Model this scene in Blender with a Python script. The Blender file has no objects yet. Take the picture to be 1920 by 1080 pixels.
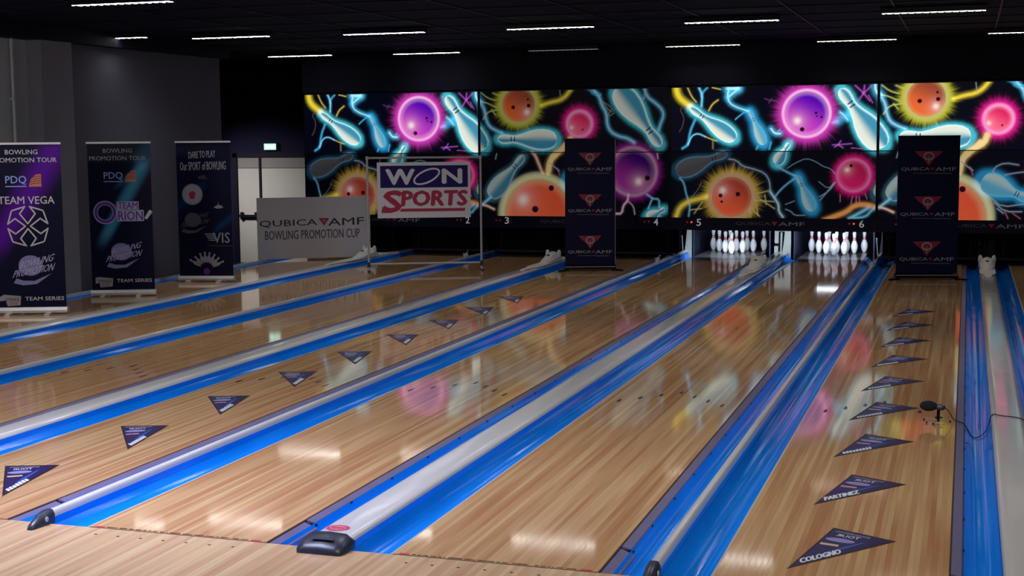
import bpy, bmesh, math, random
import numpy as np
from mathutils import Vector, Matrix
random.seed(7)
C = bpy.context.scene.collection
scene = bpy.context.scene

# ------------------------------------------------------------------ camera, world, light, exposure
cd = bpy.data.cameras.new('camera'); cam = bpy.data.objects.new('camera', cd); C.objects.link(cam)
yaw, pit, rol = -0.3143, -0.1065, -0.0086
F = Vector((math.sin(yaw)*math.cos(pit), math.cos(yaw)*math.cos(pit), math.sin(pit)))
R = F.cross(Vector((0, 0, 1))).normalized(); U = R.cross(F)
R2 = R*math.cos(rol)+U*math.sin(rol); U2 = -R*math.sin(rol)+U*math.cos(rol)
mw = Matrix((( R2.x, U2.x, -F.x, 2.6775), (R2.y, U2.y, -F.y, -6.2694), (R2.z, U2.z, -F.z, 2.0536), (0, 0, 0, 1)))
cam.matrix_world = mw
cd.sensor_width = 36; cd.lens = 2623.41/1920*36; cd.clip_start = .05; cd.clip_end = 200
scene.camera = cam
wd = bpy.data.worlds.new('world'); scene.world = wd; wd.use_nodes = True
wd.node_tree.nodes['Background'].inputs[0].default_value = (.01, .012, .08, 1)
wd.node_tree.nodes['Background'].inputs[1].default_value = .05
vs = scene.view_settings
vs.view_transform = 'Standard'; vs.look = 'None'; vs.gamma = 1; vs.exposure = 0.0; vs.use_curve_mapping = False
scene.cycles.max_bounces = 6
scene.cycles.sample_clamp_indirect = 3.0

def area(name, loc, power, sx, sy, col=(1, .97, .95), spread=120, aim=None, rotz=0):
    l = bpy.data.lights.new(name, 'AREA'); l.shape = 'RECTANGLE'; l.size = sx; l.size_y = sy
    l.energy = power; l.color = col; l.spread = math.radians(spread)
    o = bpy.data.objects.new(name, l); C.objects.link(o); o.location = loc
    if aim is not None:
        o.rotation_euler = (Vector(aim)-Vector(loc)).to_track_quat('-Z', 'Y').to_euler()
    else: o.rotation_euler = (0, 0, rotz)
    return o
# lamps over the approach, behind and above the frame
area('approach_lamp', (-2.2, -.7, 3.3), 98, 2.2, .5, (.66, .69, 1.0), 100, aim=(-1.9, .6, 0))
area('approach_lamp', (2.5, -2.6, 3.35), 78, 2.5, .5, (1, .93, .86), 150, aim=(1.5, 3, 0))
area('approach_lamp', (-6.5, -2.0, 3.35), 66, 2.0, .5, (1, .93, .86), 150, aim=(-6.5, 4, 0))
FIX_POWER = 12.5

# ------------------------------------------------------------------ helpers
def mat(name, col, rough=.5, metal=0, spec=.5, emis=None, estr=0, coat=0, alpha=1, trans=0):
    m = bpy.data.materials.new(name); m.use_nodes = True
    b = m.node_tree.nodes['Principled BSDF']
    b.inputs['Base Color'].default_value = (*col, 1); b.inputs['Roughness'].default_value = rough
    b.inputs['Metallic'].default_value = metal; b.inputs['Specular IOR Level'].default_value = spec
    b.inputs['Coat Weight'].default_value = coat; b.inputs['Coat Roughness'].default_value = .08
    b.inputs['Transmission Weight'].default_value = trans
    if emis: b.inputs['Emission Color'].default_value = (*emis, 1); b.inputs['Emission Strength'].default_value = estr
    return m
def grain(m, scale=8, amount=.15, rlo=None, rhi=None, stretch=(1, 1, 1)):
    """small procedural variation of a material's own colour (and gloss)"""
    nt = m.node_tree; b = nt.nodes['Principled BSDF']; N = nt.nodes; Lk = nt.links
    g = N.new('ShaderNodeNewGeometry'); mp = N.new('ShaderNodeMapping'); mp.inputs['Scale'].default_value = stretch
    nz = N.new('ShaderNodeTexNoise'); nz.inputs['Scale'].default_value = scale; nz.inputs['Detail'].default_value = 4
    Lk.new(g.outputs['Position'], mp.inputs['Vector']); Lk.new(mp.outputs[0], nz.inputs['Vector'])
    c = Vector(b.inputs['Base Color'].default_value[:3])
    mx = N.new('ShaderNodeMix'); mx.data_type = 'RGBA'
    mx.inputs[6].default_value = (*(c*(1-amount)), 1); mx.inputs[7].default_value = (*(c*(1+amount)), 1)
    Lk.new(nz.outputs[0], mx.inputs[0]); Lk.new(mx.outputs[2], b.inputs['Base Color'])
    if rlo is not None:
        mr = N.new('ShaderNodeMapRange'); mr.inputs[1].default_value = .3; mr.inputs[2].default_value = .7
        mr.inputs[3].default_value = rlo; mr.inputs[4].default_value = rhi
        Lk.new(nz.outputs[0], mr.inputs[0]); Lk.new(mr.outputs[0], b.inputs['Roughness'])
    return m
def wood(name, light, dark, cell=None, rough=.06, spec=.5):
    """boards of maple tones; cell None = one board per object (random per object), else board width in object x"""
    m = bpy.data.materials.new(name); m.use_nodes = True; nt = m.node_tree; N = nt.nodes; Lk = nt.links
    b = N['Principled BSDF']; b.inputs['Roughness'].default_value = rough; b.inputs['Specular IOR Level'].default_value = spec
    geo = N.new('ShaderNodeNewGeometry'); sp = N.new('ShaderNodeSeparateXYZ'); Lk.new(geo.outputs['Position'], sp.inputs[0])
    if cell is None:
        oi = N.new('ShaderNodeObjectInfo'); rnd = oi.outputs['Random']
    else:
        tc = N.new('ShaderNodeTexCoord'); s2 = N.new('ShaderNodeSeparateXYZ'); Lk.new(tc.outputs['Object'], s2.inputs[0])
        dv = N.new('ShaderNodeMath'); dv.operation = 'DIVIDE'; Lk.new(s2.outputs[0], dv.inputs[0]); dv.inputs[1].default_value = cell
        fl = N.new('ShaderNodeMath'); fl.operation = 'FLOOR'; Lk.new(dv.outputs[0], fl.inputs[0])
        wn = N.new('ShaderNodeTexWhiteNoise'); wn.noise_dimensions = '1D'; Lk.new(fl.outputs[0], wn.inputs['W']); rnd = wn.outputs['Value']
    # tone along the board
    cb = N.new('ShaderNodeCombineXYZ'); mu = N.new('ShaderNodeMath'); mu.operation = 'MULTIPLY'; mu.inputs[1].default_value = 90
    Lk.new(rnd, mu.inputs[0]); Lk.new(mu.outputs[0], cb.inputs[0])
    my = N.new('ShaderNodeMath'); my.operation = 'MULTIPLY'; my.inputs[1].default_value = .34; Lk.new(sp.outputs[1], my.inputs[0]); Lk.new(my.outputs[0], cb.inputs[1])
    nz = N.new('ShaderNodeTexNoise'); nz.inputs['Scale'].default_value = 1; nz.inputs['Detail'].default_value = 2; Lk.new(cb.outputs[0], nz.inputs['Vector'])
    mr = N.new('ShaderNodeMapRange'); mr.inputs[1].default_value = .38; mr.inputs[2].default_value = .62; Lk.new(nz.outputs[0], mr.inputs[0])
    mx = N.new('ShaderNodeMix'); mx.data_type = 'RGBA'; mx.inputs[6].default_value = (*light, 1); mx.inputs[7].default_value = (*dark, 1)
    Lk.new(mr.outputs[0], mx.inputs[0])
    # fine grain
    mp = N.new('ShaderNodeMapping'); mp.inputs['Scale'].default_value = (150, 1.6, 1); Lk.new(geo.outputs['Position'], mp.inputs['Vector'])
    n2 = N.new('ShaderNodeTexNoise'); n2.inputs['Scale'].default_value = 1; n2.inputs['Detail'].default_value = 3; Lk.new(mp.outputs[0], n2.inputs['Vector'])
    m2 = N.new('ShaderNodeMix'); m2.data_type = 'RGBA'; m2.blend_type = 'MULTIPLY'; m2.inputs[7].default_value = (.84, .82, .79, 1)
    r2 = N.new('ShaderNodeMapRange'); r2.inputs[1].default_value = .45; r2.inputs[2].default_value = .75; r2.inputs[4].default_value = .8
    Lk.new(n2.outputs[0], r2.inputs[0]); Lk.new(r2.outputs[0], m2.inputs[0]); Lk.new(mx.outputs[2], m2.inputs[6])
    Lk.new(m2.outputs[2], b.inputs['Base Color'])
    # oil pattern: slow change of gloss
    m3 = N.new('ShaderNodeMapping'); m3.inputs['Scale'].default_value = (2.2, .35, 1); Lk.new(geo.outputs['Position'], m3.inputs['Vector'])
    n3 = N.new('ShaderNodeTexNoise'); n3.inputs['Scale'].default_value = 1; Lk.new(m3.outputs[0], n3.inputs['Vector'])
    r3 = N.new('ShaderNodeMapRange'); r3.inputs[1].default_value = .3; r3.inputs[2].default_value = .7; r3.inputs[3].default_value = rough*.8; r3.inputs[4].default_value = rough*1.3
    Lk.new(n3.outputs[0], r3.inputs[0]); Lk.new(r3.outputs[0], b.inputs['Roughness'])
    return m
def mesh(name, verts, faces, m, parent=None, smooth=False, loc=None):
    me = bpy.data.meshes.new(name); me.from_pydata([tuple(v) for v in verts], [], faces); me.update()
    if smooth: me.shade_smooth()
    if m: me.materials.append(m)
    o = bpy.data.objects.new(name, me); C.objects.link(o)
    if parent: o.parent = parent
    if loc: o.location = loc
    return o
class MB:
    """collects simple solids, links them as one mesh object"""
    def __init__(s): s.v = []; s.f = []
    def box(s, x0, x1, y0, y1, z0, z1):
        n = len(s.v); s.v += [(x, y, z) for z in (z0, z1) for y in (y0, y1) for x in (x0, x1)]
        s.f += [tuple(n+i for i in q) for q in ((0, 2, 3, 1), (4, 5, 7, 6), (0, 1, 5, 4), (2, 6, 7, 3), (0, 4, 6, 2), (1, 3, 7, 5))]; return s
    def tube(s, p, q, r, r2=None, n=10, cap=True):
        p = Vector(p); q = Vector(q); d = (q-p).normalized(); r2 = r if r2 is None else r2
        a = d.orthogonal().normalized(); b = d.cross(a); k = len(s.v)
        for c, rr in ((p, r), (q, r2)):
            for i in range(n):
                t = 2*math.pi*i/n; s.v.append(tuple(c+(a*math.cos(t)+b*math.sin(t))*rr))
        for i in range(n): j = (i+1) % n; s.f.append((k+i, k+j, k+n+j, k+n+i))
        if cap: s.f.append(tuple(k+i for i in range(n))[::-1]); s.f.append(tuple(k+n+i for i in range(n)))
        return s
    def path(s, pts, r, n=6):
        for a, b in zip(pts, pts[1:]): s.tube(a, b, r, n=n)
        return s
    def lathe(s, prof, n=20, c=(0, 0, 0), axis='z'):
        k = len(s.v)
        for r, z in prof:
            for i in range(n):
                t = 2*math.pi*i/n; x, y = r*math.cos(t), r*math.sin(t)
                s.v.append((c[0]+x, c[1]+y, c[2]+z) if axis == 'z' else (c[0]+z, c[1]+x, c[2]+y))
        for j in range(len(prof)-1):
            for i in range(n): i2 = (i+1) % n; s.f.append((k+j*n+i, k+j*n+i2, k+(j+1)*n+i2, k+(j+1)*n+i))
        s.f.append(tuple(k+i for i in range(n))[::-1]); s.f.append(tuple(k+(len(prof)-1)*n+i for i in range(n)))
        return s
    def prism(s, poly, z0, z1, axis='z'):
        """poly of 2-d points extruded; axis z: (x,y); axis y: (x,z) extruded along y"""
        k = len(s.v); n = len(poly)
        for z in (z0, z1):
            for a, b in poly: s.v.append((a, b, z) if axis == 'z' else ((a, z, b) if axis == 'y' else (z, a, b)))
        s.f.append(tuple(k+i for i in range(n))[::-1]); s.f.append(tuple(k+n+i for i in range(n)))
        for i in range(n): j = (i+1) % n; s.f.append((k+i, k+j, k+n+j, k+n+i))
        return s
    def build(s, name, m, parent=None, smooth=False, loc=None): return mesh(name, s.v, s.f, m, parent, smooth, loc)
def autosmooth(o, ang=40):
    me = o.data; me.shade_smooth()
    bm = bmesh.new(); bm.from_mesh(me)
    bmesh.ops.recalc_face_normals(bm, faces=bm.faces)
    for e in bm.edges:
        if len(e.link_faces) == 2 and e.calc_face_angle(0) > math.radians(ang): e.smooth = False
    bm.to_mesh(me); bm.free(); return o
def tag(o, label=None, cat=None, group=None, kind=None):
    if label: o['label'] = label
    if cat: o['category'] = cat
    if group: o['group'] = group
    if kind: o['kind'] = kind
    return o
def empty(name, loc=(0, 0, 0), rz=0):
    o = bpy.data.objects.new(name, None); C.objects.link(o); o.location = loc; o.rotation_euler = (0, 0, rz); o.empty_display_size = .1; return o
def link_copy(o, parent=None, loc=None):
    c = o.copy(); C.objects.link(c)
    if parent: c.parent = parent
    if loc is not None: c.location = loc
    return c
def copy_tree(o, parent=None):
    c = link_copy(o, parent)
    for ch in list(o.children): copy_tree(ch, c)
    return c
_glyphs = {}
def text_tris(body, off=0.0):
    """outline of the built-in font as flat triangles, bounding box scaled to 0..1 x 0..1"""
    if body not in _glyphs:
        cu = bpy.data.curves.new('t', 'FONT'); cu.body = body; cu.resolution_u = 2; cu.offset = off
        o = bpy.data.objects.new('t', cu); C.objects.link(o)
        me = bpy.data.meshes.new_from_object(o.evaluated_get(bpy.context.evaluated_depsgraph_get()))
        v = [tuple(p.co) for p in me.vertices]; f = [tuple(p.vertices) for p in me.polygons]
        bpy.data.objects.remove(o); bpy.data.curves.remove(cu); bpy.data.meshes.remove(me)
        xs = [p[0] for p in v]; ys = [p[1] for p in v]; a, b, c, d = min(xs), max(xs), min(ys), max(ys)
        _glyphs[body] = ([((p[0]-a)/(b-a), (p[1]-c)/(d-c)) for p in v], f)
    return _glyphs[body]
def lettering(body, o, X, Y, m, parent, name='lettering', bold=.012):
    """writes body into the parallelogram o, o+X, o+Y"""
    v, f = text_tris(body); o = Vector(o); X = Vector(X); Y = Vector(Y)
    vv = []; ff = []; n = len(v); h = Y.length; xl = X.length; nrm = X.cross(Y).normalized()*-.00012
    for k, (da, db) in enumerate(((-1, 0), (1, 0), (0, .7), (0, -.7)) if bold else ((0, 0),)):
        vv += [o+X*(a+da*bold*h/xl)+Y*(b+db*bold)-nrm*k for a, b in v]; ff += [tuple(i+n*k for i in q) for q in f]
    return mesh(name, vv, ff, m, parent)
def flat(poly, y, m, parent, name='printed_mark'):
    """flat print on an upright sheet: polygon of (x,z) at depth y"""
    return mesh(name, [(a, y, b) for a, b in poly], [tuple(range(len(poly)))], m, parent)
def ringpoly(cx, cz, rx, rz, t, y, m, parent, name='printed_ring', rot=0, n=32, a0=0, a1=360):
    v = []; f = []
    full = abs(a1-a0) >= 360
    k = n if full else n+1
    for i in range(k):
        a = math.radians(a0+(a1-a0)*i/n)
        for s in (1, 0):
            x = (rx-t*(1-s))*math.cos(a); z = (rz-t*(1-s))*math.sin(a)
            v.append((cx+x*math.cos(rot)-z*math.sin(rot), y, cz+x*math.sin(rot)+z*math.cos(rot)))
    for i in range(n):
        j = (i+1) % k; f.append((2*i, 2*i+1, 2*j+1, 2*j))
    return mesh(name, v, f, m, parent)
def stroke(pts, w, y, m, parent, name='printed_line'):
    v = []; f = []
    for a, b in zip(pts, pts[1:]):
        d = Vector((b[0]-a[0], b[1]-a[1])); L = d.length or 1; d /= L; nx, nz = -d.y*w/2, d.x*w/2; e = d*w*.4
        k = len(v); v += [(a[0]-e.x+nx, y, a[1]-e.y+nz), (a[0]-e.x-nx, y, a[1]-e.y-nz), (b[0]+e.x-nx, y, b[1]+e.y-nz), (b[0]+e.x+nx, y, b[1]+e.y+nz)]
        f.append((k, k+1, k+2, k+3))
    return mesh(name, v, f, m, parent)

# ------------------------------------------------------------------ painted print (colour per vertex of a fine sheet)
def smooth01(x): x = np.clip(x, 0, 1); return x*x*(3-2*x)
def seg_dist(X, Z, pts):
    D = np.full(X.shape, 1e9)
    for (ax, az), (bx, bz) in zip(pts, pts[1:]):
        dx, dz = bx-ax, bz-az; L = dx*dx+dz*dz+1e-9
        t = np.clip(((X-ax)*dx+(Z-az)*dz)/L, 0, 1); D = np.minimum(D, np.hypot(X-ax-t*dx, Z-az-t*dz))
    return D
def over(img, a, col): img += a[..., None]*(np.array(col)-img)
def paint(img, X, Z, S, px=.006):
    rs = np.random.RandomState(3)
    for s in S:
        if s[0] == 'L':
            _, c, w, g, gw, pts = s
            if len(pts) > 2:      # round the corners
                p = np.array(pts); q = [p[0]]
                for i in range(1, len(p)-1): q += [p[i]*.75+p[i-1]*.25, p[i]*.75+p[i+1]*.25]
                pts = [tuple(k) for k in q+[p[-1]]]
            D = seg_dist(X, Z, pts)
            img += (np.exp(-(np.maximum(D-w/2, 0)/gw)**2)*.8)[..., None]*np.array(g)
            over(img, smooth01((w/2-D)/px+.5)*(.55+.45*smooth01((w/2-D)/(w*.35))), c)
        elif s[0] == 'P':
            _, h, b, hw, st, dim, side = s
            h = np.array(h); b = np.array(b); ax = b-h; L = np.hypot(*ax); ax /= L; nx = np.array([-ax[1], ax[0]])
            t = ((X-h[0])*ax[0]+(Z-h[1])*ax[1])/L; p = ((X-h[0])*nx[0]+(Z-h[1])*nx[1])
            k = hw/max(L*.22, 1e-6)
            prof = np.interp(t, [0, .015, .05, .11, .18, .25, .32, .42, .55, .67, .78, .88, .95, .985, 1], [0, .22, .38, .46, .43, .36, .39, .55, .82, .98, 1, .9, .7, .42, 0])*hw
            d = np.abs(p)-prof                                   # negative inside
            kk = np.linspace(.03, .96, 15); pk = np.interp(kk, [0, .05, .11, .18, .25, .32, .42, .55, .67, .78, .88, .96], [.25, .38, .46, .43, .36, .39, .55, .82, .98, 1, .9, .5])*hw
            e = np.min([np.hypot((t-a)*L, p)-b_ for a, b_ in zip(kk, pk)], axis=0)
            if st in ('c', 'c2'): rim, inn, teal, gl, gw = (.75, 1.0, 1.0), (.8, .84, .72), (.05, .3, .46), (.06, .5, .62), .045
            elif st == 'b': rim, inn, teal, gl, gw = (.12, .5, .75), (.42, .55, .55), (.1, .4, .6), (.02, .28, .55), .055
            elif st == 'g': rim, inn, teal, gl, gw = (.1, .22, .32), (.09, .09, .1), (.07, .07, .08), (.01, .06, .11), .04
            else: rim, inn, teal, gl, gw = (.32, .45, .48), (.42, .5, .48), (.05, .2, .32), (.03, .1, .14), .04
            img += (np.exp(-(np.maximum(e, 0)/gw)**2)*(e > -1))[..., None]*np.array(gl)
            ins = smooth01(.5-d/px)*((t > 0) & (t < 1))
            rimw = hw*.26
            a = smooth01((-d)/rimw)                               # 0 at rim, 1 deep
            u = smooth01((p*side/np.maximum(prof, 1e-4)+.6)/.9)    # across
            core = np.array(inn)*(1-u[..., None])+np.array(teal)*u[..., None]
            col = np.array(rim)*(1-a[..., None])+core*a[..., None]
            img += ins[..., None]*(col-img)
            for tt in (.235, .29):
                over(img, ins*smooth01((.012-np.abs(t-tt))/.008)*(np.abs(p) < prof*.62), (.01, .01, .04))
        else:
            _, c, r, rr, gr, col, holes, hl = s
            dx, dz = X-c[0], Z-c[1]; d = np.hypot(dx, dz); th = np.arctan2(dz, dx)
            nz = np.zeros_like(th)
            for fq in (17, 29, 43, 61, 83): nz += np.sin(fq*th+rs.rand()*6.28)*.45
            K = {'purple': ((.09, .0, .42), (.6, .05, .55), (1, .5, .85), (.6, .04, .45), .10),
                 'purple2': ((.035, .0, .12), (.35, .02, .3), (.5, .25, .4), (.25, .01, .22), .08),
                 'orange': ((.42, .05, .03), (.9, .12, .04), (.6, .35, .22), (.55, .36, .05), .16),
                 'orange2': ((.30, .06, .03), (.85, .14, .03), (.55, .5, .18), (.5, .5, .03), .14),
                 'bigorange': ((.85, .10, .04), (.9, .16, .04), (.75, .7, .35), (.28, .3, .2), .0),
                 'pink': ((.5, .01, .08), (.8, .01, .16), (.85, .18, .42), (.75, .01, .22), .10),
                 'pink2': ((.75, .02, .12), (1., .12, .25), (1, .35, .6), (.8, .01, .28), .10)}[col]
            g = np.exp(-(np.maximum(d-rr, 0)/((gr-rr)*(.62+K[4]*nz)).clip(.012))**2)
            img += (g*(d > r))[..., None]*np.array(K[3])
            over(img, smooth01(1-np.abs(d-(r+rr)/2)/((rr-r)*.95))*.95, K[2])
            ins = smooth01((r-d)/px+.5); v = smooth01(.5-(dx*.4+dz*.8)/(1.5*r))
            cc = np.array(K[0])*(1-v[..., None])+np.array(K[1])*v[..., None]
            edge = smooth01(1-(r-d)/(r*.25))*.35
            cc = cc*(1-edge[..., None])+np.array(K[2])*edge[..., None]
            img += ins[..., None]*(cc-img)
            if hl:
                q = np.hypot(X-hl[0], Z-hl[1]); over(img, ins*np.exp(-(q/(r*.16))**2)*.9, (1, .95, .85)); over(img, ins*np.exp(-(q/(r*.42))**2)*.3, (1, .6, .6))
            for hc, hr in holes: over(img, ins*smooth01((hr-np.hypot(X-hc[0], Z-hc[1]))/px+.5), (.03, .0, .01))
    return img
def painted_sheet(name, x0, x1, z0, z1, step, fn, m, parent, y=0.0, mask=None):
    nx = int(round((x1-x0)/step))+1; nz = int(round((z1-z0)/step))+1
    xs = np.linspace(x0, x1, nx); zs = np.linspace(z0, z1, nz); X, Z = np.meshgrid(xs, zs)
    img = fn(X, Z)
    co = np.stack([X, np.full_like(X, y), Z], -1).reshape(-1, 3).astype(np.float32)
    i = np.arange(nx*nz).reshape(nz, nx); q = np.stack([i[:-1, :-1], i[:-1, 1:], i[1:, 1:], i[1:, :-1]], -1).reshape(-1, 4)
    me = bpy.data.meshes.new(name); me.vertices.add(len(co)); me.vertices.foreach_set('co', co.ravel())
    me.loops.add(q.size); me.loops.foreach_set('vertex_index', q.ravel().astype(np.int32))
    me.polygons.add(len(q)); me.polygons.foreach_set('loop_start', np.arange(0, q.size, 4, dtype=np.int32)); me.polygons.foreach_set('loop_total', np.full(len(q), 4, dtype=np.int32))
    me.update(calc_edges=True)
    ca = me.color_attributes.new('print', 'FLOAT_COLOR', 'POINT')
    ca.data.foreach_set('color', np.concatenate([img.clip(0, 1.2).reshape(-1, 3), np.ones((nx*nz, 1))], 1).astype(np.float32).ravel())
    me.materials.append(m)
    o = bpy.data.objects.new(name, me); C.objects.link(o); o.parent = parent
    return o
def print_mat(name, lit=False, rough=.4):
    m = bpy.data.materials.new(name); m.use_nodes = True; nt = m.node_tree; b = nt.nodes['Principled BSDF']
    b.inputs['Roughness'].default_value = rough
    a = nt.nodes.new('ShaderNodeVertexColor'); a.layer_name = 'print'
    if lit:   # print emits its own colours, strength set per panel
        b.inputs['Base Color'].default_value = (.002, .002, .004, 1); b.inputs['Specular IOR Level'].default_value = .08
        nt.links.new(a.outputs[0], b.inputs['Emission Color'])
        s = nt.nodes.new('ShaderNodeAttribute'); s.attribute_type = 'OBJECT'; s.attribute_name = 'print_glow'
        nt.links.new(s.outputs['Fac'], b.inputs['Emission Strength'])
    else: nt.links.new(a.outputs[0], b.inputs['Base Color']); b.inputs['Specular IOR Level'].default_value = .12
    return m
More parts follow.
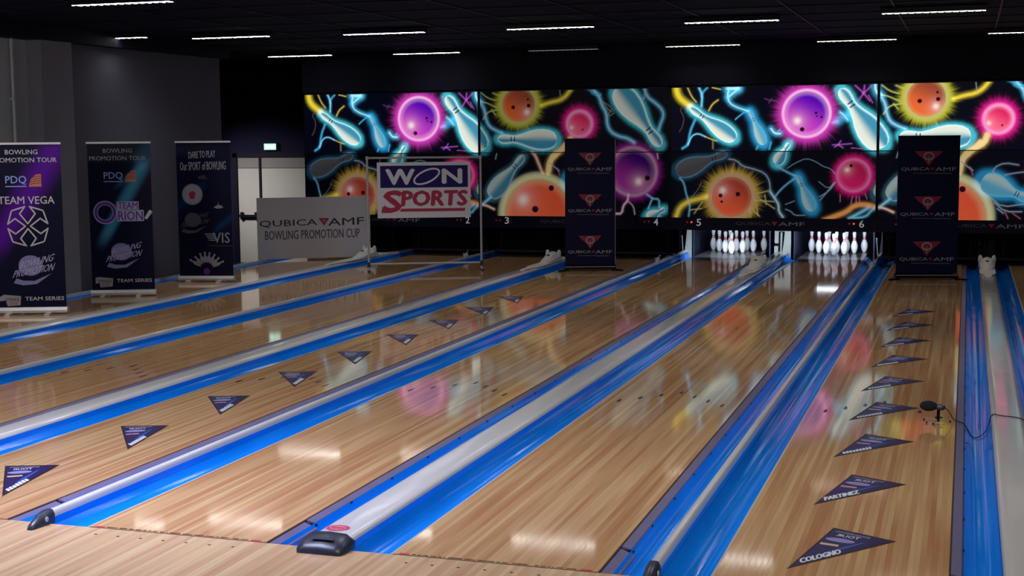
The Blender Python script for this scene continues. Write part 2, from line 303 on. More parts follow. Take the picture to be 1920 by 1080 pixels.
ART_A=[
('L',(0.85,0.62,0.05),0.0789,(0.5,0.4,0.0),0.0325,[(0.098,2.922),(0.115,2.774),(0.168,2.683),(0.254,2.614),(0.335,2.556)]),
('L',(0.85,0.62,0.05),0.0116,(0.18,0.14,0.05),0.0139,[(0.287,2.873),(0.357,2.714),(0.438,2.622)]),
('L',(0.45,0.85,0.9),0.0139,(0.05,0.35,0.6),0.0186,[(0.476,2.869),(0.536,2.733),(0.523,2.553)]),
('L',(0.05,0.35,0.6),0.0093,(0.05,0.35,0.6),0.0139,[(0.62,2.855),(0.54,2.778),(0.531,2.711)]),
('L',(0.85,0.62,0.05),0.0139,(0.18,0.14,0.05),0.0139,[(0.796,2.65),(0.701,2.584),(0.645,2.479)]),
('L',(0.85,0.62,0.05),0.0116,(0.18,0.14,0.05),0.0093,[(0.699,2.854),(0.836,2.822)]),
('L',(0.05,0.35,0.6),0.0139,(0.05,0.35,0.6),0.0139,[(0.417,2.329),(0.337,2.148),(0.303,1.921),(0.211,1.865)]),
('L',(0.45,0.85,0.9),0.0093,(0.05,0.35,0.6),0.0116,[(0.303,1.921),(0.36,2.069),(0.464,2.113),(0.59,2.055)]),
('L',(0.85,0.62,0.05),0.0093,(0.18,0.14,0.05),0.0093,[(0.59,2.055),(0.705,2.005),(0.785,1.981)]),
('L',(0.18,0.14,0.05),0.0116,(0.18,0.14,0.05),0.0093,[(0.716,2.004),(0.717,1.862)]),
('L',(0.1,0.05,0.05),0.0116,(0.02,0.01,0.01),0.0093,[(0.266,2.557),(0.155,2.513),(0.239,2.376),(0.21,2.218),(0.157,2.139)]),
('P',(0.335,2.533),(1.087,2.001),0.1392,'c',1,1),
('L',(0.45,0.85,0.9),0.0209,(0.05,0.35,0.6),0.0325,[(0.976,2.837),(0.95,2.726),(0.978,2.602),(1.087,2.533),(1.2,2.494),(1.301,2.456)]),
('L',(0.45,0.85,0.9),0.0511,(0.05,0.35,0.6),0.0511,[(0.949,2.833),(1.129,2.83)]),
('L',(0.45,0.85,0.9),0.0325,(0.05,0.35,0.6),0.0464,[(1.129,2.823),(0.961,2.692)]),
('L',(0.05,0.35,0.6),0.0093,(0.05,0.35,0.6),0.0093,[(1.223,2.442),(1.133,2.376),(1.084,2.332)]),
('P',(1.312,2.47),(1.553,1.913),0.0882,'b',1,1),
('L',(0.05,0.35,0.6),0.0093,(0.05,0.35,0.6),0.0093,[(1.452,1.891),(1.43,1.846)]),
('L',(0.05,0.35,0.6),0.0093,(0.05,0.35,0.6),0.0093,[(1.664,1.957),(1.636,1.845)]),
('L',(0.5,0.85,1),0.0302,(0.05,0.35,0.6),0.0371,[(1.661,2.175),(1.722,2.095),(1.807,2.094)]),
('L',(0.1,0.2,0.3),0.0093,(0.05,0.35,0.6),0.0093,[(1.806,2.156),(1.74,2.101)]),
('B',(2.225,2.412),0.3481,0.3945,0.5453,'purple',[((2.159,2.159),0.0348),((2.374,2.419),0.0209),((2.462,2.352),0.0186),((2.386,2.366),0.0139)],(2.08,2.297)),
('L',(0.05,0.35,0.6),0.0371,(0.05,0.35,0.6),0.0511,[(2.872,2.397),(2.787,2.333),(2.712,2.279)]),
('L',(0.5,0.3,0.8),0.0139,(0.45,0.1,0.5),0.0186,[(2.712,2.283),(2.637,2.258)]),
('L',(0.45,0.85,0.9),0.0186,(0.05,0.35,0.6),0.0278,[(2.753,2.427),(2.819,2.376),(2.874,2.299)]),
('P',(2.747,2.799),(3.426,1.846),0.2135,'c',1,1),
('L',(0.45,0.1,0.5),0.0116,(0.15,0.02,0.2),0.0139,[(3.113,2.72),(2.982,2.842)]),
('L',(0.45,0.1,0.5),0.0116,(0.15,0.02,0.2),0.0139,[(3.113,2.72),(3.228,2.827)]),
('L',(0.45,0.1,0.5),0.0116,(0.15,0.02,0.2),0.0139,[(3.113,2.72),(3.04,2.613)]),
('L',(0.45,0.1,0.5),0.0116,(0.15,0.02,0.2),0.0139,[(3.113,2.72),(3.211,2.599)]),
('L',(0.45,0.1,0.5),0.0116,(0.15,0.02,0.2),0.0139,[(3.113,2.72),(3.125,2.84)]),
('L',(0.45,0.1,0.5),0.0093,(0.1,0.02,0.15),0.0093,[(3.188,2.686),(3.254,2.566)]),
('L',(0.45,0.1,0.5),0.0093,(0.1,0.02,0.15),0.0093,[(2.654,2.805),(2.694,2.728)]),
('L',(0.45,0.1,0.5),0.0093,(0.1,0.02,0.15),0.0116,[(2.733,1.909),(2.675,1.872)]),
('L',(0.45,0.1,0.5),0.0093,(0.1,0.02,0.15),0.0116,[(2.733,1.909),(2.771,1.971)]),
('L',(0.45,0.1,0.5),0.0093,(0.1,0.02,0.15),0.0116,[(2.733,1.909),(2.642,1.905)]),
('L',(0.45,0.1,0.5),0.0093,(0.1,0.02,0.15),0.0116,[(2.733,1.909),(2.805,1.86)]),
('L',(0.45,0.1,0.5),0.0093,(0.1,0.02,0.15),0.0116,[(2.733,1.909),(2.944,1.925)]),
('L',(0.45,0.1,0.5),0.007,(0.1,0.02,0.15),0.007,[(2.935,1.855),(3.107,1.845)]),
('L',(0.12,0.03,0.15),0.0093,(0.04,0.01,0.05),0.0116,[(1.556,2.66),(1.645,2.625),(1.756,2.623)]),
('L',(0.12,0.03,0.15),0.0093,(0.04,0.01,0.05),0.0116,[(1.624,2.592),(1.667,2.658)]),
('L',(0.45,0.85,0.9),0.0418,(0.05,0.35,0.6),0.0464,[(3.29,2.88),(3.293,2.75),(3.379,2.661),(3.421,2.487),(3.456,2.205)]),
('P',(0.957,1.786),(0.104,1.47),0.1624,'g',1,1),
('P',(1.959,1.943),(1.746,1.599),0.0975,'c',1,1),
('L',(0.25,0.4,0.5),0.0209,(0.03,0.06,0.09),0.0232,[(0.981,1.687),(1.105,1.668),(1.208,1.566),(1.366,1.532),(1.569,1.46),(1.648,1.33),(1.662,1.15)]),
('L',(0.4,0.6,0.65),0.0394,(0.04,0.1,0.15),0.0278,[(1.662,1.15),(1.741,1.038),(1.798,0.948),(1.799,0.836),(1.867,0.746)]),
('L',(0.25,0.4,0.5),0.0139,(0.05,0.35,0.6),0.0116,[(0.167,1.374),(0.237,1.305),(0.284,1.076),(0.343,0.939),(0.321,0.744)]),
('L',(0.15,0.25,0.3),0.007,(0.02,0.03,0.04),0.007,[(0.343,1.031),(0.48,1.191),(0.526,1.306)]),
('L',(0.85,0.62,0.05),0.0696,(0.3,0.25,0.05),0.0325,[(0.665,1.078),(0.458,1.027),(0.296,0.98),(0.169,0.892),(0.111,0.742)]),
('L',(0.35,0.2,0.15),0.0139,(0.1,0.05,0.03),0.0139,[(1.067,1.623),(1.039,1.487),(1.028,1.42)]),
('B',(1.031,1.068),0.3249,0.3898,0.5221,'orange',[((0.848,1.088),0.0325),((1.133,1.112),0.0371),((0.867,0.988),0.0209)],(0.882,1.17)),
('L',(0.6,0.5,0.2),0.0116,(0.12,0.1,0.03),0.0116,[(1.46,1.127),(1.639,1.172)]),
('L',(0.6,0.5,0.2),0.0116,(0.12,0.1,0.03),0.0116,[(1.461,1.059),(1.732,0.88)]),
('L',(0.6,0.5,0.2),0.0116,(0.12,0.1,0.03),0.0116,[(1.416,1.014),(1.73,0.993)]),
('L',(0.6,0.5,0.2),0.0116,(0.12,0.1,0.03),0.0116,[(1.372,0.878),(1.486,0.754)]),
('L',(0.6,0.5,0.2),0.0116,(0.12,0.1,0.03),0.0116,[(1.327,0.877),(1.351,0.741)]),
('L',(0.6,0.5,0.2),0.0116,(0.12,0.1,0.03),0.0116,[(1.572,1.105),(1.597,0.947)]),
('L',(0.6,0.5,0.2),0.0116,(0.12,0.1,0.03),0.0116,[(1.439,0.946),(1.464,0.765)]),
('L',(0.6,0.5,0.2),0.0116,(0.12,0.1,0.03),0.0116,[(0.551,0.986),(0.413,0.79)]),
('L',(0.6,0.5,0.2),0.0116,(0.12,0.1,0.03),0.0116,[(0.528,0.871),(0.343,0.847)]),
('L',(0.25,0.4,0.5),0.0162,(0.05,0.35,0.6),0.0139,[(1.756,1.643),(1.757,1.565),(1.925,1.475),(2.036,1.42),(2.136,1.386)]),
('L',(0.25,0.4,0.5),0.0139,(0.05,0.35,0.6),0.0116,[(2.048,1.37),(1.894,1.252),(1.795,1.15),(1.73,1.06)]),
('L',(0.25,0.4,0.5),0.0093,(0.03,0.06,0.08),0.0093,[(1.909,0.949),(2.052,1.006)]),
('L',(0.25,0.4,0.5),0.0116,(0.03,0.06,0.08),0.0116,[(1.91,0.87),(1.999,0.837),(2.055,0.77),(2.221,0.776)]),
('P',(2.091,1.42),(2.352,0.84),0.1067,'b',1,1),
('L',(0.25,0.4,0.5),0.0093,(0.02,0.04,0.06),0.0093,[(1.924,1.531),(2.056,1.62),(2.231,1.697),(2.385,1.641),(2.495,1.564),(2.615,1.53),(2.693,1.442)]),
('L',(0.25,0.4,0.5),0.0093,(0.02,0.04,0.06),0.0093,[(2.433,1.319),(2.588,1.198),(2.673,1.309)]),
('L',(0.25,0.4,0.5),0.0139,(0.03,0.06,0.08),0.0116,[(2.674,1.287),(2.567,1.153),(2.459,1.019)]),
('L',(0.25,0.4,0.5),0.0116,(0.03,0.06,0.08),0.0116,[(2.695,1.309),(2.61,1.175),(2.448,1.075)]),
('B',(2.979,1.419),0.2274,0.2738,0.3713,'pink',[((2.939,1.574),0.0255)],(2.876,1.508)),
('L',(0.6,0.25,0.4),0.0093,(0.12,0.03,0.07),0.0093,[(2.969,1.088),(2.943,0.966)]),
('L',(0.6,0.25,0.4),0.0093,(0.12,0.03,0.07),0.0093,[(3.027,1.084),(3.025,0.978)]),
('L',(0.6,0.25,0.4),0.0093,(0.12,0.03,0.07),0.0093,[(3.071,1.078),(3.085,0.989)]),
('L',(0.6,0.25,0.4),0.0093,(0.12,0.03,0.07),0.0093,[(2.774,1.11),(2.776,0.999)]),
('L',(0.6,0.25,0.4),0.0093,(0.12,0.03,0.07),0.0093,[(3.162,1.133),(3.196,1.045)]),
('L',(0.9,0.38,0.1),0.0789,(0.3,0.1,0.02),0.0232,[(2.53,0.696),(2.703,0.765),(2.876,0.833),(3.004,0.945),(3.197,0.957),(3.348,0.903),(3.509,0.849)]),
('L',(0.35,0.6,0.7),0.0325,(0.05,0.35,0.6),0.0232,[(2.921,0.733),(3.071,0.812),(3.22,0.902)]),
('L',(0.35,0.6,0.7),0.0186,(0.05,0.35,0.6),0.0186,[(2.986,0.734),(3.179,0.758),(3.263,0.858),(3.39,0.958),(3.474,1.047)]),
('P',(3.717,1.572),(3.345,1.068),0.1392,'g2',1,1),
('L',(0.25,0.4,0.5),0.0162,(0.05,0.35,0.6),0.0139,[(3.43,1.112),(3.432,0.98),(3.347,0.947)])]
ART_B=[
('L',(0.85,0.62,0.05),0.056,(0.35,0.28,0.02),0.0259,[(1.13,2.612),(1.29,2.659),(1.449,2.687),(1.558,2.756),(1.642,2.863)]),
('B',(0.717,2.629),0.2909,0.3448,0.4633,'orange2',[((0.62,2.583),0.0345),((0.897,2.609),0.0323),((0.884,2.714),0.0194)],(0.866,2.496)),
('L',(0.55,0.6,0.15),0.0129,(0.12,0.14,0.02),0.0129,[(0.345,2.547),(0.158,2.517),(0.074,2.386)]),
('L',(0.55,0.6,0.15),0.0129,(0.12,0.14,0.02),0.0129,[(0.322,2.581),(0.159,2.66),(0.066,2.683)]),
('L',(0.55,0.6,0.15),0.0129,(0.12,0.14,0.02),0.0129,[(0.3,2.702),(0.16,2.748),(0.044,2.838)]),
('L',(0.55,0.6,0.15),0.0129,(0.12,0.14,0.02),0.0129,[(0.298,2.46),(0.228,2.549)]),
('L',(0.55,0.6,0.15),0.0129,(0.12,0.14,0.02),0.0129,[(0.371,2.788),(0.255,2.834)]),
('L',(0.45,0.85,0.9),0.0431,(0.05,0.35,0.6),0.0388,[(-0.037,2.927),(-0.027,2.773),(0.043,2.684)]),
('L',(0.35,0.6,0.75),0.0345,(0.05,0.35,0.6),0.0259,[(0.031,2.662),(0.1,2.551),(0.121,2.397),(0.179,2.264),(0.295,2.196),(0.411,2.151)]),
('P',(-0.762,2.848),(0.116,1.878),0.1896,'c',1,1),
('B',(1.797,2.289),0.1832,0.2414,0.3556,'pink2',[((1.668,2.118),0.028),((1.853,2.192),0.0151)],(1.651,2.226)),
('P',(0.328,2.046),(1.4,2.022),0.1832,'c2',1,-1),
('L',(0.35,0.6,0.75),0.0366,(0.05,0.35,0.6),0.0259,[(2.045,2.855),(2.145,2.736),(2.178,2.607),(2.267,2.466),(2.278,2.262),(2.344,2.144),(2.477,2.072),(2.631,2.041),(2.741,1.969)]),
('L',(0.35,0.6,0.75),0.0323,(0.05,0.35,0.6),0.0259,[(2.92,2.849),(2.959,2.722),(3.111,2.613),(3.22,2.506),(3.242,2.4),(3.188,2.274),(3.16,2.178)]),
('L',(0.35,0.35,0.2),0.0086,(0.06,0.06,0.03),0.0086,[(2.167,2.692),(2.3,2.519),(2.367,2.475)]),
('L',(0.35,0.35,0.2),0.0086,(0.06,0.06,0.03),0.0086,[(2.212,2.649),(2.322,2.583),(2.389,2.497)]),
('L',(0.35,0.35,0.2),0.0086,(0.06,0.06,0.03),0.0086,[(2.278,2.391),(2.344,2.519)]),
('L',(0.35,0.35,0.2),0.0086,(0.06,0.06,0.03),0.0086,[(2.322,2.412),(2.4,2.464)]),
('L',(0.35,0.35,0.2),0.0086,(0.06,0.06,0.03),0.0086,[(2.915,2.786),(2.894,2.68)]),
('L',(0.35,0.35,0.2),0.0086,(0.06,0.06,0.03),0.0086,[(2.894,2.68),(2.981,2.763)]),
('L',(0.7,0.45,0.3),0.0474,(0.2,0.08,0.04),0.0216,[(0.953,1.818),(1.01,1.763),(1.078,1.599),(1.146,1.445)]),
('L',(0.75,0.5,0.25),0.0733,(0.2,0.1,0.03),0.0216,[(1.536,1.945),(1.399,1.772),(1.273,1.664),(1.237,1.445)]),
('B',(1.06,0.752),0.5926,0.7004,0.7543,'bigorange',[((1.293,1.204),0.0474),((1.003,0.839),0.056)],(0.785,1.004)),
('B',(2.72,1.483),0.3664,0.4267,0.5388,'purple2',[((2.968,1.376),0.0431)],(2.819,1.316)),
('P',(3.2,1.902),(2.444,2.89),0.2155,'c',1,-1),
('P',(0.814,1.764),(0.177,1.045),0.1616,'g2',1,1),
('L',(0.5,0.6,0.65),0.0259,(0.05,0.35,0.6),0.0216,[(0.201,1.045),(0.105,0.967),(0.034,0.911)]),
('L',(0.8,0.6,0.5),0.0345,(0.2,0.1,0.05),0.0172,[(-0.025,0.921),(0.116,0.9),(0.257,0.834)]),
('L',(0.25,0.4,0.5),0.0151,(0.02,0.05,0.07),0.0129,[(0.314,1.799),(0.29,1.7)]),
('L',(0.7,0.5,0.6),0.0345,(0.15,0.05,0.1),0.0172,[(2.643,1.1),(2.632,0.992),(2.554,0.916),(2.532,0.775),(2.409,0.774)]),
('L',(0.6,0.5,0.55),0.0151,(0.1,0.05,0.08),0.0129,[(2.632,0.992),(2.731,0.906),(2.753,0.766)]),
('L',(0.35,0.55,0.6),0.0151,(0.05,0.35,0.6),0.0129,[(2.962,1.101),(3.071,1.026),(3.17,1.027),(3.17,0.888)]),
('L',(0.4,0.6,0.65),0.0129,(0.05,0.35,0.6),0.0129,[(3.05,1.026),(2.984,0.865)]),
('P',(3.268,0.867),(2.963,0.692),0.097,'c',1,1),
('L',(0.6,0.5,0.5),0.0172,(0.1,0.08,0.08),0.0108,[(3.135,1.785),(3.146,1.7)]),
('L',(0.9,0.68,0.3),0.1028,(0.25,0.15,0.02),0.0308,[(1.638,2.041),(1.596,1.923),(1.474,1.853),(1.34,1.771),(1.263,1.64),(1.244,1.497)]),
('P',(2.279,1.049),(1.577,1.354),0.1799,'b',1,1),
('L',(0.3,0.4,0.5),0.0154,(0.04,0.06,0.1),0.0154,[(1.733,1.426),(1.752,1.544),(1.907,1.615),(2.109,1.579)]),
('L',(0.3,0.4,0.5),0.0154,(0.04,0.06,0.1),0.0154,[(1.912,1.426),(2.023,1.449),(2.189,1.473)]),
('L',(0.3,0.4,0.5),0.0154,(0.04,0.06,0.1),0.0154,[(1.767,0.998),(1.928,0.857),(2.174,0.859)]),
('L',(0.3,0.4,0.5),0.0154,(0.04,0.06,0.1),0.0154,[(1.72,1.07),(1.881,0.928),(2.204,0.977)]),
('L',(0.3,0.4,0.5),0.0154,(0.04,0.06,0.1),0.0154,[(1.252,1.64),(1.437,1.497)]),
('L',(0.3,0.4,0.5),0.0154,(0.04,0.06,0.1),0.0154,[(1.814,0.904),(1.906,0.833)]),
('L',(0.5,0.1,0.15),0.0128,(0.1,0.02,0.03),0.0103,[(1.928,0.857),(1.975,0.75)]),
('L',(0.5,0.1,0.15),0.0128,(0.1,0.02,0.03),0.0103,[(2.04,0.834),(2.154,0.752)]),
('L',(0.5,0.1,0.15),0.0128,(0.1,0.02,0.03),0.0103,[(1.439,1.426),(1.402,1.545)]),
('L',(0.05,0.35,0.6),0.018,(0.05,0.35,0.6),0.0206,[(1.917,2.892),(1.995,2.856),(2.03,2.797),(2.153,2.771)]),
('L',(0.25,0.35,0.3),0.0103,(0.04,0.05,0.04),0.0103,[(1.447,2.891),(1.47,2.702)])]

# ------------------------------------------------------------------ materials
M = dict(
 board=wood('maple_board', (.60, .40, .20), (.44, .22, .105)),
 lane=wood('maple_lane_print', (.56, .37, .18), (.42, .21, .10), cell=.02703),
 board_app=wood('approach_maple', (.60, .43, .24), (.47, .28, .16), rough=.22),
 app=wood('approach_maple_print', (.62, .43, .24), (.47, .26, .14), cell=.027, rough=.22),
 gutter=grain(mat('blue_plastic', (.004, .215, .80), .14), 3, .18, .07, .16, (3, .6, 1)),
 rail=grain(mat('grey_rail', (.13, .115, .22), .35), 6, .2),
 cap=grain(mat('grey_white_capping', (.55, .55, .545), .13), 4, .06, .08, .15, (2, .5, 1)),
 cream=grain(mat('cream_plastic', (.74, .75, .68), .35), 9, .1),
 dark=grain(mat('charcoal_plastic', (.025, .028, .05), .35), 20, .2),
 black=grain(mat('black_paint', (.004, .004, .012), .6, 0, .1), 12, .3),
 blackmetal=grain(mat('black_metal', (.006, .006, .012), .35, 0, .1), 12, .3),
 line=mat('dark_line', (.03, .012, .01), .5), red=mat('red_print', (.5, .02, .05), .5),
 ceil=grain(mat('ceiling_black', (.003, .003, .016), .8, 0, .1), 4, .3),
 wall=grain(mat('grey_wall_paint', (.085, .085, .115), .75, 0, .2), 2.5, .10),
 wallpan=grain(mat('light_grey_panel', (.36, .40, .43), .7, 0, .2), 2.5, .08),
 pilaster=grain(mat('pilaster_grey', (.19, .19, .23), .7, 0, .2), 2.5, .08),
 navy=grain(mat('navy_wall', (.006, .006, .028), .7, 0, .1), 5, .25),
 pit=mat('pit_black', (.004, .004, .01), .8, 0, .1), deck=mat('pin_deck', (.10, .09, .09), .12),
 door=grain(mat('door_grey', (.32, .31, .30), .6), 4, .06), doorhead=grain(mat('door_head_grey', (.14, .13, .135), .6), 4, .08),
 pin=mat('pin_white', (.86, .87, .9), .25, coat=.3), stripe=mat('pin_red_band', (.7, .05, .08), .3),
 steel=grain(mat('brushed_steel', (.55, .55, .56), .35, metal=.7), 30, .1), alu=grain(mat('aluminium', (.6, .6, .62), .4, metal=.4), 30, .08),
 pipe=grain(mat('white_pipe', (.42, .41, .42), .35), 20, .08),
 white=grain(mat('white_vinyl', (.64, .62, .66), .6), 5, .04), paper=mat('off_white_print', (.62, .6, .62), .55),
 ink=mat('black_ink', (.012, .012, .018), .5), grey=mat('grey_print', (.30, .30, .34), .5), dim=mat('dim_grey_print', (.075, .075, .1), .5),
 darkblue=mat('navy_print', (.016, .007, .11), .5, 0, .15), crimson=mat('crimson_print', (.36, .008, .05), .5), banner=grain(mat('navy_banner', (.006, .007, .034), .5, 0, .1), 8, .2),
 darkred=mat('dark_red_print', (.26, .008, .03), .5), lilac=mat('lilac_print', (.23, .21, .45), .5), lilac2=mat('pale_lilac_print', (.42, .40, .62), .5),
 orange=mat('orange_print', (.65, .20, .10), .5), skyb=mat('light_blue_print', (.30, .42, .85), .5), purple=mat('purple_print', (.10, .02, .26), .5),
 beam=mat('blue_beam_print', (.02, .08, .34), .4), sticker=grain(mat('sticker_navy', (.020, .012, .085), .3), 6, .3), rim=mat('sticker_dark_edge', (.02, .006, .015), .4),
 stwhite=mat('sticker_white', (.62, .66, .72), .4), stpink=mat('sticker_pink', (.45, .22, .30), .4), stred=mat('sticker_red', (.6, .02, .08), .4), stgold=mat('sticker_gold', (.55, .40, .25), .4),
 numeral=mat('numeral_white', (.6, .6, .6), .5, emis=(.75, .75, .8), estr=.22), strip=grain(mat('mask_strip', (.007, .007, .024), .45, 0, .1), 9, .2),
 ledon=mat('led_red_bright', (.5, .01, .03), .4, emis=(1, .04, .10), estr=2.2), ledoff=mat('led_red_dim', (.2, .01, .02), .4, emis=(.6, .02, .06), estr=.22),
 lamp=mat('lamp_diffuser', (.9, .9, .9), .5, emis=(.97, .95, .92), estr=15), lampdim=mat('lamp_diffuser_dim', (.5, .5, .5), .5, emis=(.9, .92, 1), estr=.22), lampwarm=mat('lamp_diffuser_warm', (.9, .9, .9), .5, emis=(1, .90, .76), estr=5),
 exit=mat('exit_sign_lit', (.1, .5, .4), .5, emis=(.25, 1, .72), estr=1.6), exitw=mat('exit_sign_white', (.8, .9, .9), .5, emis=(.8, 1, .95), estr=2.2),
 foam=grain(mat('black_foam', (.008, .008, .014), .95), 300, .4), clear=mat('clear_plastic', (.6, .62, .66), .15, spec=.6), tube=mat('pin_lamp_tube', (.9, .9, .9), .4, emis=(.80, .88, 1), estr=8),
 kick=grain(mat('kickback_grey', (.30, .33, .29), .5), 6, .12), kickdark=grain(mat('kickback_dark', (.012, .012, .022), .6), 6, .2), kickblue=grain(mat('kickback_side', (.014, .022, .055), .5), 6, .2))
PR = print_mat('banner_print'); PL = print_mat('glowing_print', True, .35)

W = 1.0541; GAPW = .7063; GAPN = .5342; GW = .24; YE = 17.25; GE = 18.25
LX = {6: 0.0, 7: 1.5883, 5: -1.7604, 4: -3.3487, 3: -5.1091, 2: -6.6975, 1: -8.4579, 8: 3.3487}

# ------------------------------------------------------------------ room shell
def struct(o): o['kind'] = 'structure'; return o
fl = struct(MB().box(-9.4, 5.2, -9, 0, -.12, -.0215).build('floor', M['app']))
for i in range(262):      # approach boards that the picture lets one tell apart
    if i == 0: b0 = MB().box(0, .0266, -4.2, -.004, -.02, 0).build('board', M['board_app'], fl, loc=(-4.35, 0, 0))
    else: link_copy(b0, fl, (-4.35+i*.027, 0, 0))
MB().box(-9.4, -4.3502, -9, -.004, -.021, 0).build('approach_surface', M['app'], fl); MB().box(-4.35+262*.027, 5.2, -9, -.004, -.021, 0).build('approach_surface', M['app'], fl)
MB().box(-4.35, -4.35+262*.027, -9, -4.204, -.021, 0).build('approach_surface', M['app'], fl)
struct(MB().box(-9.4, 5.2, 0, 20.5, -.5, -.125).build('floor', M['pit']))
struct(MB().box(-13, -9.2, 0, 20.5, -.5, -.4).build('floor', M['pit']))
ce = struct(MB().box(-13, 5.2, -9, 20.5, 3.575, 3.7).build('ceiling', M['ceil']))
tg = MB()
for i in range(15): tg.box(-12.6+i*1.2, -12.575+i*1.2, -9, 19, 3.562, 3.575)
for i in range(23): tg.box(-13, 5.2, -8.6+i*1.2, -8.575+i*1.2, 3.562, 3.575)
tg.build('ceiling_grid', grain(mat('grid_black', (.006, .006, .018), .5, 0, .1), 5, .2), ce)
wl = struct(MB().box(-9.4, -9.03, -9, 9.34, -.12, 3.575).build('wall_left', M['wallpan']))
MB().box(-9.4, -8.93, 9.9, 14.15, -.12, 3.575).build('wall_section', M['wall'], wl)
for z in (.9, 2.0): MB().box(-9.03, -9.026, -9, 9.34, z, z+.006).build('panel_joint', M['wall'], wl)
struct(MB().box(-9.4, -8.80, 9.34, 10.0, -.12, 3.575).build('wall_left_pilaster', M['pilaster']))
struct(MB().box(-9.02, -8.78, -9, 14.2, 3.38, 3.575).build('trim_1', M['black']))
tag(MB().tube((-8.995, 9.0, -.1), (-8.995, 9.0, 3.5), .022, n=12).box(-9.03, -8.97, 8.97, 9.03, 1.0, 1.03).box(-9.03, -8.97, 8.97, 9.03, 2.6, 2.63).build('wall_conduit', M['pipe'], smooth=False), 'thin white vertical conduit on the grey wall above the leftmost tall banner', 'pipe')
struct(MB().box(-13, -8.76, 19.0, 19.2, -.5, 3.575).build('wall_back', M['navy']))
struct(MB().box(-8.76, 5.2, 20.2, 20.4, -.5, 3.575).build('wall_back', M['pit']))
struct(MB().box(-13.2, -13, 12, 19.2, -.5, 3.575).build('wall_corridor', M['navy']))
struct(MB().box(-13, -9.4, 13.95, 14.15, -.5, 3.575).build('wall_corridor', M['navy']))
struct(MB().box(5.0, 5.2, -9, 20.4, -.5, 3.575).build('wall_right', M['navy']))
struct(MB().box(-8.76, 5.0, 16.78, 20.2, 2.90, 3.575).build('wall_above_masks', M['black']))
# double door in the back corner
dr = struct(MB().box(-11.42, -11.32, 18.93, 19.0, -.4, 1.80).box(-9.80, -9.70, 18.93, 19.0, -.4, 1.80).box(-11.42, -9.70, 18.93, 19.0, 1.72, 1.80).build('door_1', M['black']))
for x0, x1 in ((-11.31, -10.84), (-10.78, -9.81)):
    lf = MB().box(x0, x1, 18.955, 18.995, -.4, 1.50).build('door_leaf', M['door'], dr)
    MB().box(x0, x1, 18.955, 18.995, 1.51, 1.71).build('transom_panel', M['doorhead'], dr)
    MB().box(x0+.03, x1-.03, 18.88, 18.91, .52, .57).box(x0+.05, x0+.10, 18.90, 18.956, .47, .62).box(x1-.10, x1-.05, 18.90, 18.956, .47, .62).build('panic_bar', M['blackmetal'], lf)
MB().box(-10.835, -10.785, 18.94, 18.995, -.4, 1.72).build('meeting_strip', M['black'], dr)
area('door_fill_light', (-12.1, 16.6, 2.6), 22, .5, .5, (1, .95, .9), 70, aim=(-10.6, 19, .3))  # added lamp, hidden behind the wall end, aimed to brighten the door
t = empty('exit_sign', (-10.56, 18.96, 1.87)); tag(t, 'small glowing green and white emergency exit sign high on the dark back wall', 'sign')
MB().box(-.14, .14, -.035, .035, -.01, .13).build('sign_housing', M['black'], t)
MB().box(-.13, .13, -.045, -.0352, 0, .12).build('lit_panel', M['exit'], t)
MB().box(-.10, -.035, -.048, -.0452, .02, .1).box(-.02, .03, -.048, -.0452, .03, .09).box(.045, .10, -.048, -.0452, .02, .1).build('pictogram', M['exitw'], t)
tag(MB().box(-9.77, -9.66, 18.86, 19.0, .72, 1.02).box(-9.75, -9.68, 18.85, 18.86, .84, .97).build('call_box', M['alu']), 'small grey box on the dark wall right of the double door', 'switch box')
t = tag(MB().box(-9.76, -9.71, 18.9, 19.0, 2.2, 2.30).lathe([(.012, 0), (.02, .01), (.02, .05), (.01, .07)], 10, (-9.735, 18.88, 2.21)).build('wall_sensor', M['pipe']), 'tiny white sensor high on the dark wall left of the picture panels', 'sensor')

